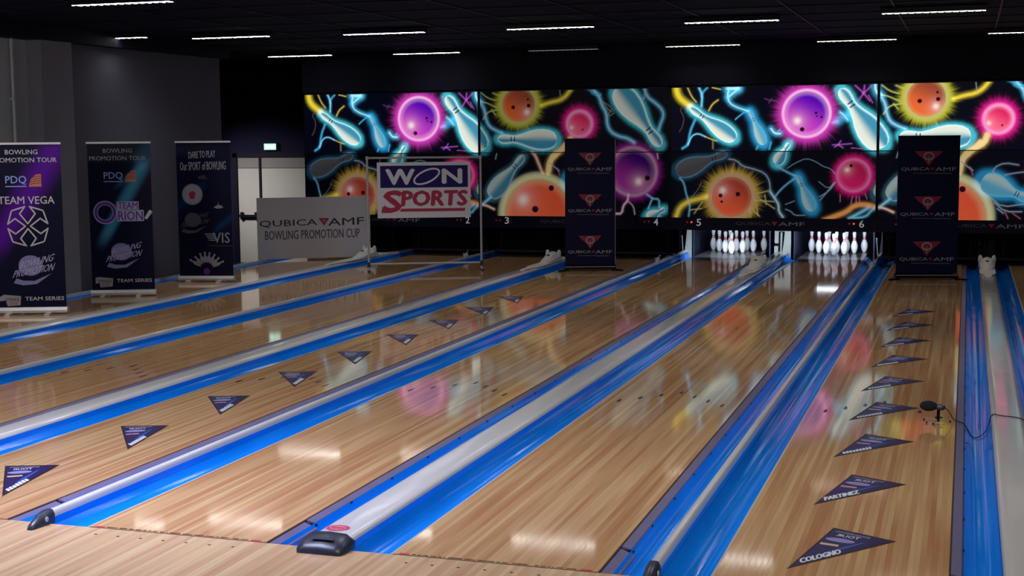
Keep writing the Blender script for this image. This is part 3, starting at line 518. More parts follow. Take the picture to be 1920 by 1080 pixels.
# ------------------------------------------------------------------ lanes
LL = {1: 'leftmost wood lane, with the three tall printed banners standing along it', 2: 'wood lane passing under the foot of the pipe frame, second from the left',
 3: 'wood lane without stickers directly left of the triangle lane and its wide strip', 4: 'wood lane in the left half with nine dark triangles, ending at a black banner',
 5: 'middle wood lane leading to the left rack of lit pins', 6: 'wood lane leading to the right rack of lit pins',
 7: 'wood lane on the right with dark triangles and the small microphone', 8: 'sliver of wood lane at the right picture edge beyond the widest white strip'}
board0 = None; marker_m = mat('arrow_inlay', (.05, .022, .015), .2)
for k, x in LX.items():
    t = empty('bowling_lane', (x, 0, 0)); tag(t, LL[k], 'bowling lane')
    if k in (4, 5, 6, 7):
        MB().box(0, W, 0, YE, -.09, -.0215).build('lane_bed', M['ceil'], t)
        for i in range(39):
            if board0 is None: board0 = MB().box(.0001, W/39-.0003, .006, YE, -.021, 0).build('board', M['board'], t); b = board0
            else: b = link_copy(board0, t)
            b.location = (i*W/39, 0, 0)
    else: MB().box(0, W, .006, YE, -.09, 0).build('lane_surface', M['lane'], t)
    MB().box(0, W, -.004, .006, -.03, .0006).build('foul_line', M['line'], t)
    MB().box(-.012, .0, 0, YE, -.03, -.001).build('edge_strip', grain(mat('pale_edge', (.45, .40, .36), .3), 5, .1), t)
    MB().box(W, W+.008, 0, YE, -.05, -.004).build('edge_shadow_groove', M['line'], t)  # dark strip in the groove paints the shadow of the lane edge
    am = None
    for j in range(-3, 4):
        if am is None: am = MB().prism([(-.011, -.07), (.011, -.07), (.013, 0), (0, .075), (-.013, 0)], .0001, .0006).build('lane_arrow', marker_m, t); a = am
        else: a = link_copy(am, t)
        a.location = (W/2+j*.1351, 4.768-abs(j)*.155, 0)
    if k in (4, 5, 6, 7):
        dm = None
        for j in range(-3, 4):
            if dm is None: dm = MB().lathe([(.0085, .0001), (.0085, .0006)], 12).build('approach_dot', M['line'], t); a = dm
            else: a = link_copy(dm, t)
            a.location = (W/2+j*.1351, -.115, 0)
    if k in (5, 6):       # fine print along the foul line: words too small to read, plus a red block at each end
        rs = random.Random(k); bb = MB(); xx = .10
        while xx < .93:
            n = rs.randint(3, 9)
            for q in range(n):
                if rs.random() < .9: bb.box(xx, xx+.0075, .012+rs.random()*.004, .026+rs.random()*.004, .0001, .0006)
                xx += .0095
                if xx > .94: break
            xx += .012
        tag(bb.build('fine_print', M['line'], t), kind='stuff')
        MB().box(.03, .085, .010, .03, .0001, .0006).build('red_print', M['red'], t); MB().box(.965, 1.02, .010, .03, .0001, .0006).build('red_print', M['red'], t)
# gutters: moulded troughs left and right of every lane
def trough(x0, x1, flip=False):
    pr = []
    for i in range(13):
        a = i/12; xx = x0+(x1-x0)*a; d = 1-abs(2*a-1)**2.6; pr.append((xx, -.012-.075*d))
    v = []; f = []
    for y in (0, GE):
        for q in pr: v.append((q[0], y, q[1]))
        for q in pr[::-1]: v.append((q[0], y, q[1]-.012))
    n = len(pr)*2
    for i in range(n): j = (i+1) % n; f.append((i, n+i, n+j, j))
    f += [tuple(range(n)), tuple(range(n, 2*n))[::-1]]
    return v, f
GL = {1: 'first wood lane, by the grey wall', 2: 'second wood lane from the left', 3: 'third wood lane from the left', 4: 'left triangle lane', 5: 'lane of the left pin rack', 6: 'lane of the right pin rack', 7: 'microphone lane', 8: 'lane at the right picture edge'}
ra = None
for k, x in LX.items():
    v, f = trough(x-GW, x-.013); o = mesh('gutter', v, f, M['gutter']); autosmooth(o, 50)
    tag(o, 'glossy blue gutter along the left side of the '+GL[k], 'gutter', 'blue gutters along the lanes')
    v, f = trough(x+W+.065, x+W+GW); o = mesh('gutter', v, f, M['gutter']); autosmooth(o, 50)
    tag(o, 'glossy blue gutter along the right side of the '+GL[k], 'gutter', 'blue gutters along the lanes')
    e = MB().prism([(W+.009, -.05), (W+.064, -.06), (W+.064, -.024), (W+.056, -.014), (W+.012, -.004), (W+.009, -.004)], .46, GE, 'y').build('bumper_rail', M['rail'], o); e.location = (x, 0, 0)
    e = MB().prism([(W+.009, -.05), (W+.084, -.07), (W+.086, -.036), (W+.012, -.008), (W+.009, -.008)], .0, .435, 'y').build('bumper_rail', M['rail'], o); e.location = (x, 0, 0)
    MB().box(W+.009, W+.074, .435, .46, -.06, -.018).build('rail_joint', M['black'], o).location = (x, 0, 0)
    sc = MB()
    for i in range(28): sc.box(W+.062, W+.070, .9+i*.6, .93+i*.6, -.03, -.014)
    e = sc.build('rail_clip', M['black'], o); e.location = (x, 0, 0); e['kind'] = 'stuff'
# dividers
def divider(x0, x1, label, wide):
    w = x1-x0; t = empty('divider', (x0, 0, 0)); tag(t, label, 'divider')
    h = .058 if wide else .066
    lo = .028; e = .3*w if not wide else .05
    pr = [(0, lo)]+[(e*(1-math.cos(math.pi/2*i/5)), lo+(h-lo)*math.sin(math.pi/2*i/5)) for i in range(1, 6)]
    pr += [(w-a, b) for a, b in pr[::-1]]
    MB().box(.001, w-.001, .02, GE, -.1, lo-.0005).build('gutter_riser', M['gutter'], t)
    o = autosmooth(MB().prism(pr, .02, GE, 'y').build('capping', M['cap'], t), 50)
    for y in ((6.1, 12.2) if wide else (5.0, 11.1)): MB().box(e*.9, w-e*.9, y, y+.006, h-.002, h+.0008).build('capping_joint', M['alu'], t)
    if wide:
        # moulded end cap, sloping to the approach
        v = []; f = []; secs = [(-.115, .012, .018), (-.105, .038, .012), (-.06, .062, .004), (-.01, .078, 0), (.03, .080, 0), (.045, .066, 0)]
        for y, z, ins in secs:
            for xx, zz in ((-.02+ins, .001), (-.02+ins, z*.55), (.02+ins, z*.92), (w/2, z), (w-.02-ins, z*.92), (w+.02-ins, z*.55), (w+.02-ins, .001)): v.append((xx, y, zz))
        n = 7
        for i in range(len(secs)-1):
            for j in range(n-1): f.append((i*n+j, i*n+j+1, (i+1)*n+j+1, (i+1)*n+j))
            f.append((i*n+n-1, i*n, (i+1)*n, (i+1)*n+n-1))
        f += [tuple(range(n))[::-1], tuple(range((len(secs)-1)*n, len(secs)*n))]
        c = mesh('end_cap', v, f, M['dark'], t); autosmooth(c, 60)
        g = mesh('cap_mark', [(.05, -.075, .0665), (.18, -.075, .0665), (.17, -.045, .0725), (.06, -.045, .0725)], [(0, 1, 2, 3)], M['dark'], c)
    else:
        v = []; f = []; secs = [(-.15, .008, .014), (-.13, .030, .006), (-.07, .060, -.002), (-.01, .074, -.006), (.03, .074, -.006)]
        for y, z, ins in secs:
            for xx, zz in ((ins, .001), (ins, z*.6), (.012+ins, z*.95), (w/2, z), (w-.012-ins, z*.95), (w-ins, z*.6), (w-ins, .001)): v.append((xx, y, zz))
        n = 7
        for i in range(len(secs)-1):
            for j in range(n-1): f.append((i*n+j, i*n+j+1, (i+1)*n+j+1, (i+1)*n+j))
            f.append((i*n+n-1, i*n, (i+1)*n, (i+1)*n+n-1))
        f += [tuple(range(n))[::-1], tuple(range((len(secs)-1)*n, len(secs)*n))]
        c = mesh('end_cap', v, f, M['dark'], t); autosmooth(c, 60)
        s = MB().lathe([(.014, 0), (.014, .004), (.009, .006)], 14, (w+.007, -.045, .035), 'x').build('foul_sensor', M['pipe'], c)
    return t
dv = {}
for a, wide, lb in ((1, 1, 'wide grey-white strip just in front of the three tall banners'), (2, 0, 'thin grey-white strip between the second and third wood lanes from the left'),
                    (3, 1, 'wide grey-white strip directly left of the left triangle lane'), (4, 0, 'thin white strip with dark cap right of the left triangle lane'),
                    (5, 1, 'wide white strip with a red oval mark, between the two lanes with pins'), (6, 0, 'thin white strip left of the lane with the microphone'),
                    (7, 1, 'wide white strip right of the microphone lane, a black cable crosses it')):
    x0 = LX[a]+W+GW; x1 = LX[a+1]-GW; dv[a] = divider(x0, x1, lb, wide)
x0 = LX[1]-GW-.05; o = MB().prism([(0, -.1), (0, .03), (.05, .03), (.05, -.1)], 0, GE, 'y').build('divider', M['cap'], loc=(x0, 0, 0)); tag(o, 'narrow white strip at the foot of the grey left wall behind the tall banners', 'divider')
x0 = LX[8]+W+GW; o = MB().prism([(0, -.1), (0, .05), (.054, .05), (.054, -.1)], 0, GE, 'y').build('divider', M['cap'], loc=(x0, 0, 0)); tag(o, 'thin white strip beyond the rightmost lane', 'divider')
# red oval mark on the wide strip by the cap
t = dv[5]; em = []
for (rx, ry, a, m, z) in ((.068, .058, 0, 'stpink', .0586), (.060, .050, 0, 'stred', .0590), (.046, .036, 0, 'stpink', .0594)):
    n = 24; em.append(mesh('oval_mark', [(.095+rx*math.cos(2*math.pi*i/n), .165+ry*math.sin(2*math.pi*i/n), z) for i in range(n)], [tuple(range(n))], M[m], t))
for i in range(5): MB().box(.060+i*.015, .071+i*.015, .150-(.004 if i % 2 else 0), .182, .0594, .0597).build('mark_letter', M['stred'], em[2])

# ------------------------------------------------------------------ ball-return hoods and sensors on the dividers
def hood(x, y, label, lit):
    t = empty('ball_return_hood', (x, y, .062)); t.scale = (1.05, 1.25, 1.0); tag(t, label, 'machine hood', 'cream hoods on the wide strips')
    secs = [(-.62, .03, .004, .0), (-.50, .055, .03, .01), (-.34, .085, .075, .015), (-.20, .10, .13, .03), (-.06, .112, .165, .045), (.05, .115, .150, .05), (.12, .10, .07, .04)]
    v = []; f = []; n = 7
    for yy, hw, z, sh in secs:
        for xx, zz in ((-hw, 0), (-hw, z*.45), (-hw*.55, z*.86), (0, z), (hw*.55, z*.86), (hw, z*.45), (hw, 0)): v.append((xx, yy, zz))
    for i in range(len(secs)-1):
        for j in range(n-1): f.append((i*n+j, i*n+j+1, (i+1)*n+j+1, (i+1)*n+j))
        f.append((i*n+n-1, i*n, (i+1)*n, (i+1)*n+n-1))
    f += [tuple(range(n))[::-1], tuple(range((len(secs)-1)*n, len(secs)*n))]
    autosmooth(mesh('hood_shell', v, f, M['cream'], t), 25)
    for s in (-1, 1):
        e = MB().lathe([(.012, 0), (.030, .01), (.033, .05), (.026, .095), (.008, .115)], 14, (s*.092, .0, .07)).build('sensor_horn', M['cream'], t, smooth=True)
        MB().lathe([(.008, -.008), (.012, 0), (.008, .004)], 10, (s*.092, -.036, .07)).build('lens', M['black'], e)
    MB().box(-.02, .02, -.245, -.215, .10, .128).build('vent', M['dark'], t)
    MB().box(-.107, .107, .10, .55, -.02, .012).build('rear_plate', M['cream'], t)
    MB().prism([(-.105, -.30), (-.105, -.85), (-.055, -1.05), (-.035, -1.35), (.035, -1.35), (.055, -1.05), (.105, -.85), (.105, -.30)], .0, .012).build('front_plate', M['cream'], t)
    return t
hood(-8.458+W+GW+.113, 15.75, 'cream hood on the strip by the right end of the white banner', 0)
hood(-5.109+W+GW+.113, 15.55, 'cream hood just left of the middle black banner', 0)
hood(-1.760+W+GW+.113, 15.35, 'cream hood between the two racks of pins', 1)
hood(1.588+W+GW+.113, 15.9, 'cream hood at the far right, right of the large black banner', 1)
def bracket(x, y, label):
    t = empty('lane_sensor', (x, y, .058)); tag(t, label, 'sensor', 'clear sensors on the thin strips')
    MB().box(-.02, .02, -.05, .05, 0, .01).build('foot', M['steel'], t)
    MB().prism([(-.05, .01), (.05, .01), (.035, .055), (.012, .085), (-.02, .065)], -.012, .0, 'y').build('clear_shield', M['clear'], t)
    MB().tube((-.03, -.02, .01), (-.045, -.02, .075), .006, n=8).tube((.03, -.02, .01), (.04, -.02, .10), .006, n=8).lathe([(.006, 0), (.013, .006), (.006, .018)], 10, (.04, -.02, .095)).build('stalk', M['steel'], t)
    return t
bracket(LX[2]+W+GW+.027, 16.0, 'small clear sensor on the thin strip, seen under the hanging sign')
bracket(LX[4]+W+GW+.027, 15.8, 'small clear sensor on the thin strip right of the middle black banner')
bracket(LX[6]+W+GW+.027, 15.6, 'small clear sensor on the thin strip right of the right pin rack')

# ------------------------------------------------------------------ pin decks, kickbacks, curtains
def curved_plate(xt, xb, w, z0, z1, y, d=.05):
    """front plate whose foot flares to the left"""
    pr = []; n = 8
    for i in range(n+1):
        a = i/n; pr.append((xb+(xt-xb)*(1-(1-a)**2.2), z0+(z1-z0)*a))
    return [(p[0], p[1]) for p in pr]+[(xt+w, z1), (xt+w, z0)]
for k, x in LX.items():
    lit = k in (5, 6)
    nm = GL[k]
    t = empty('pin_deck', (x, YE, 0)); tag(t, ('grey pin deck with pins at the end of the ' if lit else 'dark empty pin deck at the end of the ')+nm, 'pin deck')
    MB().box(-.01, W+.01, .05, 2.1, -.06, -.001).build('deck_plate', M['deck'] if lit else M['pit'], t)  # plates and side boards without pin light: shade put into a black colour
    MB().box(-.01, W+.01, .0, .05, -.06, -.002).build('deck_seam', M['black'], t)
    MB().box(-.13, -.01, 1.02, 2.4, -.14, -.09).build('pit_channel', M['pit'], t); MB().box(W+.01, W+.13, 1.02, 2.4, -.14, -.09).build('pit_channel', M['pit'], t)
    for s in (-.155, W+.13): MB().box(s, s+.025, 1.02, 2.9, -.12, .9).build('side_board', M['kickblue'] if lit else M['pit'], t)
    MB().box(-.125, W+.125, 2.3, 2.33, -.12, .9).build('pit_cushion', M['pit'], t)
    if not lit:
        c = empty('sweep_curtain', (x, YE+.12, .03)); tag(c, 'black lowered sweep board at the end of the '+nm, 'sweep board', 'lowered black sweeps')
        MB().box(-.2, W+.2, 0, .03, 0, .62).build('board_panel', M['pit'], c); MB().box(-.2, W+.2, -.006, 0, .02, .05).build('edge_profile', M['kickdark'], c)
        for s in (-.1, W+.1): MB().tube((s, -.01, 0), (s+.04, -.01, .6), .01, n=8).build('sweep_arm', M['kickdark'], c)
def kick(a, wide):
    lit = a in (4, 5, 6); x0 = LX[a]+W+GW; w = (LX[a+1]-GW)-x0
    lab = {1: 'dark machine partition behind the white banner', 2: 'dark machine partition behind the hanging sign pole', 3: 'dark machine partition behind the first black banner', 4: 'pale flared partition left of the left pin rack',
           5: 'pale partition with black ball-return slots between the two pin racks', 6: 'dark partition with a thin lever right of the right pin rack', 7: 'dark partition right of the large black banner'}[a]
    t = empty('machine_partition', (x0, 18.28, 0)); tag(t, lab, 'partition')
    m = M['kick'] if a in (4, 5) else M['kickdark']; sm = M['kickblue'] if lit else M['kickdark']  # partitions of unlit machines: shade put into a darker copy of the colour
    if wide:
        MB().box(-.015, .053, -.02, .0, .20, .60).build('left_panel', m, t)
        MB().box(-.020, .045, -.02, .0, -.10, .15).build('left_lower_panel', m, t)
        MB().box(-.015, .20, -.018, .0, .405, .60).build('top_panel', m, t)
        MB().box(.0, .20, .004, .30, -.10, .9).build('return_cavity', M['pit'], t)
        MB().prism([(.085, -.02), (.105, -.02), (.118, .39), (.088, .39)], -.03, -.01, 'y').build('slot_bar', M['kick'] if a == 5 else m, t)
        MB().prism(curved_plate(.165, .085, .10, -.10, .60, 0), -.03, 0, 'y').build('flared_panel', m, t)
        MB().box(.245, .265, .0, 1.5, -.10, .80).build('side_panel', sm, t)
    else:
        MB().prism(curved_plate(.034, -.035, .083, -.10, .60, 0), -.03, 0, 'y').build('flared_panel', m, t)
        MB().box(.097, .117, .0, 1.5, -.10, .80).build('side_panel', sm, t)
        MB().tube((-.03, -.06, .02), (-.05, -.06, .30), .009, n=8).lathe([(.01, 0), (.022, .01), (.01, .03)], 10, (-.05, -.06, .29)).build('lever', M['steel'] if a != 5 else m, t)
    return t
for a in range(1, 8): kick(a, a % 2 == 1)

# pins
inch = .0254
prof = [(0, 0), (2.03, 0), (2.83, .75), (3.4, 1.4), (3.9, 2.25), (4.51, 3.375), (4.766, 4.5), (4.56, 5.875), (3.7, 7.25), (2.9, 8.1), (2.47, 8.625), (1.96, 9.375), (1.797, 10), (1.87, 10.875), (2.09, 11.75), (2.406, 12.625), (2.547, 13.5), (2.4, 14.2), (1.7, 14.8), (.6, 15)]
def pr(z): return float(np.interp(z, [p[1] for p in prof[1:]], [p[0]/2 for p in prof[1:]]))
proto = empty('bowling_pin', (0, 0, 0))
MB().lathe([(max(r/2, .05)*inch, z*inch) for r, z in prof[1:]], 24).build('pin_body', M['pin'], proto, smooth=True)
for z0, z1 in ((8.95, 9.55), (9.95, 10.6)):
    MB().lathe([(pr(z0)*inch, z0*inch), ((pr(z0)+.03)*inch, (z0+.05)*inch), ((pr((z0+z1)/2)+.03)*inch, (z0+z1)/2*inch), ((pr(z1)+.03)*inch, (z1-.05)*inch), (pr(z1)*inch, z1*inch)], 24).build('neck_band', M['stripe'], proto, smooth=True)
spots = [(0, 0, 'head pin, nearest'), (1, -1, 'left pin of the second row'), (1, 1, 'right pin of the second row'), (2, -2, 'left pin of the third row'), (2, 0, 'middle pin of the third row'), (2, 2, 'right pin of the third row'),
         (3, -3, 'leftmost pin of the back row'), (3, -1, 'second pin from the left in the back row'), (3, 1, 'third pin from the left in the back row'), (3, 3, 'rightmost pin of the back row')]
first = True
for k in (5, 6):
    for r, c, lb in spots:
        o = proto if first else copy_tree(proto); first = False
        o.location = (LX[k]+W/2+c*.1524, 18.288+r*.264, 0)
        tag(o, 'white bowling pin, %s, in the %s rack' % (lb, 'left' if k == 5 else 'right'), 'bowling pin', 'pins in the %s rack' % ('left' if k == 5 else 'right'))
# lamp tubes in the machines
for k in (5, 6):
    z = .50 if k == 6 else .60; x = LX[k]
    t = empty('pin_lamp', (x, 17.5, z)); tag(t, 'bright tube lamp under the panels lighting the %s pin rack' % ('left' if k == 5 else 'right'), 'lamp')
    MB().box(.28, .72, -.03, .03, .02, .05).build('lamp_holder', M['kickdark'], t)
    MB().tube((.33, 0, 0), (.68, 0, 0), .014, n=12).build('lamp_tube', M['tube'], t)
    MB().box(.29, .325, -.018, .018, -.014, .02).box(.685, .72, -.018, .018, -.014, .02).build('socket', M['pipe'], t)
    area('pin_light', (x+W/2, 17.25, .70), 17, .9, .06, (.74, .84, 1.0), 110, aim=(x+W/2, 18.35, .12))

# ------------------------------------------------------------------ masking units: picture panels above the pins
base = lambda X: np.zeros(X.shape+(3,))+np.array([.0006, .0012, .006])
def art(S): return lambda X, Z: paint(base(X), X, Z, S)
UW = 3.349; arts = {}
def unit(a, x0, art_list, up, lo, label):
    t = empty('masking_unit', (x0, 16.75, 0)); tag(t, label, 'picture panel')
    key = id(art_list)
    if key not in arts:
        u = painted_sheet('upper_picture', .02, UW-.02, 1.815, 2.86, .0078, art(art_list), PL, t); l = painted_sheet('lower_picture', .02, UW-.02, .72, 1.80, .0078, art(art_list), PL, t)
        arts[key] = (u, l)
    else: u = link_copy(arts[key][0], t); l = link_copy(arts[key][1], t)
    u['print_glow'] = up; l['print_glow'] = lo
    MB().box(0, UW-.006, .003, .12, .71, 2.88).build('panel_box', M['black'], t)
    MB().box(0, .018, -.006, .003, .71, 2.88).box(UW-.024, UW-.006, -.006, .003, .71, 2.88).box(0, UW-.006, -.006, .003, 2.862, 2.88).build('panel_frame', M['blackmetal'], t)
    MB().box(0, UW-.006, -.004, .003, 1.801, 1.814).build('middle_seam', M['black'], t)
    st = MB().box(0, UW-.006, -.012, .06, .515, .71).build('number_strip', M['strip'], t)
    n1, n2 = a, a+1
    for n, xx, on in ((n1, .455, a == 5), (n2, UW-.268, a == 5)):
        if n <= 8:
            lettering(str(n), (xx, -.0135, .585), (.075, 0, 0), (0, 0, .115), M['numeral'], st, 'numeral')
            for q, m in ((-.165, 'ledoff'), (-.095, 'ledon' if on else 'ledoff')):
                MB().lathe([(.014, -.006), (.014, 0)], 12, (0, 0, 0)).build('indicator_lamp', M[m], st).matrix_local = Matrix.Translation((xx+q+.01, -.0125, .645)) @ Matrix.Rotation(math.pi/2, 4, 'X')
    lettering('QUBICA', (1.10, -.0135, .60), (.57, 0, 0), (0, 0, .06), M['dim'], st)
    flat([(1.685, .665), (1.785, .665), (1.735, .60)], -.0135, M['crimson'], st)
    lettering('AMF', (1.80, -.0135, .60), (.42, 0, 0), (0, 0, .06), M['grey'], st)
    return t
unit(1, -8.725, ART_A, .95, .33, 'leftmost glowing picture panels of pins and balls, behind the hanging sign')
unit(5, -2.027, ART_A, 1.0, .45, 'glowing picture panels with purple, orange and pink balls above the two pin racks')
unit(3, -5.376, ART_B, .33, .36, 'dimmer glowing picture panels with a big orange ball behind the middle black banner')
unit(7, 1.322, ART_B, 1.0, .55, 'glowing picture panels behind the large black banner, cut by the right picture edge')

# ------------------------------------------------------------------ ceiling lights
def fixture(x, y, label, grp, m='lamp', power=FIX_POWER, fins=True):
    t = empty('ceiling_light', (x, y, 3.535)); tag(t, label, 'ceiling light', grp)
    MB().box(-.02, 1.20, -.06, -.045, -.03, .04).box(-.02, 1.20, .045, .06, -.03, .04).box(-.02, 0, -.045, .045, -.03, .04).box(1.18, 1.20, -.045, .045, -.03, .04).box(-.02, 1.2, -.06, .06, .03, .04).build('housing', M['blackmetal'], t)
    MB().box(0, 1.18, -.044, .044, -.034, .0).build('diffuser', M[m], t)
    fb = MB()
    for i in range(14): fb.box(.035+i*.084, .035+i*.084+(.022 if fins else .006), -.045, .045, -.040, -.034)
    fb.build('louver_blades', M['blackmetal'], t)['kind'] = 'stuff'
    if power: area('ceiling_light_lamp', (x+.59, y, 3.49), power, 1.15, .08, (1, .97, .93), 128).parent = None
    return t
G1 = 'long ceiling lights over the lanes'
ords = ['leftmost', 'second from the left', 'third from the left', 'fourth from the left', 'fifth from the left', 'rightmost']
for i, (x, y) in enumerate([(-9.78, 11.25), (-7.85, 11.55), (-5.6, 11.77), (-3.23, 11.82), (-.81, 11.76), (1.66, 11.35)]):
    fixture(x, y, 'thin ceiling light, %s of the nearer row of six' % ords[i], G1, 'lamp' if i < 5 else 'lampwarm', FIX_POWER*.75, i > 2) if i else fixture(-9.5, 11.05, 'thin ceiling light at the far left above the grey wall', G1, 'lamp', FIX_POWER*.25, True)
for i, (x, y) in enumerate([(-8.97, 15.95), (-6.72, 16.22), (-4.34, 16.35), (-2.0, 16.31), (.42, 16.1), (2.92, 15.4)]):
    fixture(x, y, 'thin %sceiling light, %s of the far row of six' % ('unlit grey ' if i == 2 else '', ords[i]), G1, 'lampdim' if i == 2 else ('lamp' if i < 2 else 'lampwarm'), 0 if i == 2 else FIX_POWER*.35, i > 2)
for i, x in enumerate([-8.85, -6.45, -4.1, -1.7, .7, 3.1]):
    fixture(x, 6.75, 'thin ceiling light over mid lane, %s' % ['above the grey wall panel', 'cut by the top left edge of the picture', 'over the thin strip left of the third lane', 'over the left triangle lane', 'over the lane of the right pin rack', 'over the wide strip at right'][i], G1, 'lamp', FIX_POWER)
for i, x in enumerate([-7.65, -5.3, -2.9, -.5, 1.9]):
    fixture(x, 2.2, 'thin ceiling light nearest the approach, ' + ['over the first wood lane', 'over the second gap from the left', 'over the left triangle lane', 'over the strip with the red oval', 'over the microphone lane'][i], G1, 'lamp', FIX_POWER*1.1)

# ------------------------------------------------------------------ roll-up banners
def dirbanner(p, q):
    d = Vector((q[0]-p[0], q[1]-p[1])); return math.atan2(d.y, d.x), d.length
def promo_mark(t, cx, cz, s, m1, m2):
    """round moon with two slanted words over it and a swoosh under them"""
    n = 22; flat([(cx-.02*s+.15*s*math.cos(2*math.pi*i/n), cz+.06*s+.13*s*math.sin(2*math.pi*i/n)) for i in range(n)], -.0021, m1, t, 'printed_moon')
    lettering('BOWLING', (cx-.17*s, -.0028, cz+.015*s), (.42*s, 0, .10*s), (.04*s, 0, .095*s), m2, t)
    lettering('PROMOTION', (cx-.25*s, -.0028, cz-.095*s), (.50*s, 0, .09*s), (.04*s, 0, .095*s), m2, t)
    flat([(cx-.24*s, cz-.16*s), (cx-.20*s, cz-.10*s), (cx-.12*s, cz-.13*s), (cx+.02*s, cz-.135*s), (cx+.24*s, cz-.04*s), (cx+.05*s, cz-.175*s), (cx-.12*s, cz-.19*s)], -.0024, m1, t, 'printed_swoosh')
def beam_bg(cols):
    def fn(X, Z):
        img = np.zeros(X.shape+(3,))+np.array([.004, .005, .028])
        for (ax, az), (bx, bz), w0, w1, c in cols:
            dx, dz = bx-ax, bz-az; L = math.hypot(dx, dz); tt = ((X-ax)*dx+(Z-az)*dz)/L/L; p = ((X-ax)*-dz+(Z-az)*dx)/L
            w = w0+(w1-w0)*np.clip(tt, 0, 1); a = smooth01(1-np.abs(p)/w)*smooth01(tt/.12)*smooth01((1-tt)/.25)
            img += a[..., None]*np.array(c)
        return img
    return fn
def rollup(p, q, label, beams, W0=None, grp='roll-up banners'):
    ang, L = dirbanner(p, q); L = W0 or L
    t = empty('rollup_banner', (p[0], p[1], 0), ang); tag(t, label, 'banner')
    painted_sheet('printed_sheet', .015, L-.015, .075, 2.035, .011, beam_bg(beams), PR, t, 0.0)
    MB().box(.015, L-.015, .0015, .003, .075, 2.035).build('sheet_back', M['banner'], t)
    MB().prism([(-.05, .02), (.05, .02), (.055, .05), (.03, .085), (-.03, .085), (-.055, .05)], 0, L, 'x').build('cassette', M['alu'], t)
    MB().box(.005, L-.005, -.012, .012, 2.03, 2.055).build('top_rail', M['alu'], t)
    for s in (.2, .75):
        MB().prism([(s*L-.03, -.16), (s*L+.03, -.16), (s*L+.03, .16), (s*L-.03, .16)], .001, .02).build('foot', M['alu'], t)
    MB().tube((L/2, .03, .05), (L/2, .03, 2.03), .008, n=8).build('support_pole', M['alu'], t)
    return t, L
def pdq(t, x, z, a=None):
    lettering('PDQ', (x, -.002, z), (.245, 0, 0), (0, 0, .105), M['skyb'], t)
    stroke([(x, z-.02), (x+.24, z-.02)], .012, -.002, M['skyb'], t)
    flat([(x+.27, z-.025), (x+.42, z-.025), (x+.42, z+.125), (x+.36, z+.12), (x+.30, z+.07)], -.002, M['orange'], t)
    for i in range(4): stroke([(x+.285+i*.004, z+.0+i*.027), (x+.34+.01*i, z+.018+i*.027), (x+.415, z+.018+i*.027)], .006, -.0026, M['darkblue'], t)
dx = (.85*math.cos(.3735), .85*math.sin(.3735))
t, L = rollup((-7.59-dx[0], 8.002-dx[1]), (-7.59, 8.002), 'tall roll-up banner with purple beam and crossed emblem, cut by the left edge',
              [((.9, 2.15), (-.15, .55), .30, .22, (.10, .0, .30))])
lettering('BOWLING', (.19, -.002, 1.915), (.38, 0, 0), (0, 0, .055), M['paper'], t); lettering('PROMOTION TOUR', (.03, -.002, 1.82), (.76, 0, 0), (0, 0, .055), M['paper'], t)
pdq(t, .18, 1.555)
lettering('TEAM VEGA', (.085, -.0018, 1.325), (.66, 0, 0), (0, 0, .09), M['paper'], t)
# crossed emblem: four bracket-shaped arms
for k in range(4):
    rt = math.radians(45+90*k); cx, cz, s = .42, 1.06, .235
    def rp(px, pz): return (cx+s*(px*math.cos(rt)-pz*math.sin(rt)), cz+s*(px*math.sin(rt)+pz*math.cos(rt)))
    stroke([rp(a, b) for a, b in ((.10, .09), (.72, .17), (.79, .62), (1.10, .03), (1.10, -.03), (.79, -.62), (.72, -.17), (.10, -.09))], .017, -.0022, M['paper'], t)
promo_mark(t, .45, .53, .95, M['lilac'], M['lilac2'])
lettering('TEAM SERIES', (.35, -.002, .165), (.46, 0, 0), (0, 0, .045), M['paper'], t)
flat([(.03, .20), (.10, .24), (.30, .22), (.30, .20), (.29, .11), (.14, .10), (.12, .17), (.05, .16)], -.002, M['grey'], t); lettering('STRIKE', (.12, -.0026, .16), (.16, 0, .0), (0, 0, .04), M['ink'], t); lettering('ZONE', (.16, -.0026, .115), (.10, 0, .0), (0, 0, .035), M['crimson'], t)

t, L = rollup((-8.418, 9.681), (-7.632, 10.004), 'tall roll-up banner with a light blue beam and a purple ring emblem',
              [((.95, 2.1), (.62, 1.72), .20, .16, (.02, .08, .16)), ((.80, 1.85), (.10, .60), .15, .10, (.05, .28, .42)), ((.95, 1.9), (.3, 1.4), .10, .05, (.02, .08, .15))])
lettering('BOWLING', (.22, -.002, 1.91), (.38, 0, 0), (0, 0, .055), M['grey'], t); lettering('PROMOTION TOUR', (.04, -.002, 1.81), (.74, 0, 0), (0, 0, .055), M['grey'], t)
pdq(t, .22, 1.55)
ringpoly(.22, 1.12, .155, .155, .012, -.0024, M['lilac2'], t); ringpoly(.22, 1.12, .143, .143, .04, -.0024, M['purple'], t); ringpoly(.22, 1.12, .105, .105, .008, -.0024, M['lilac2'], t)
flat([(.375, 1.155), (.66, 1.155), (.66, 1.265), (.375, 1.265)], -.0018, M['lilac2'], t); lettering('TEAM', (.39, -.0026, 1.168), (.255, 0, 0), (0, 0, .085), M['purple'], t)
flat([(.375, 1.0), (.725, 1.0), (.725, 1.15), (.375, 1.15)], -.0018, M['lilac2'], t); lettering('RION', (.39, -.0026, 1.013), (.32, 0, 0), (0, 0, .12), M['purple'], t)
flat([(.73, 1.04), (.76, 1.02), (.84, 1.12), (.81, 1.15), (.79, 1.14)], -.002, M['paper'], t, 'printed_pin')
promo_mark(t, .43, .54, .9, M['lilac'], M['lilac2'])
lettering('TEAM SERIES', (.34, -.002, .185), (.46, 0, 0), (0, 0, .045), M['paper'], t)
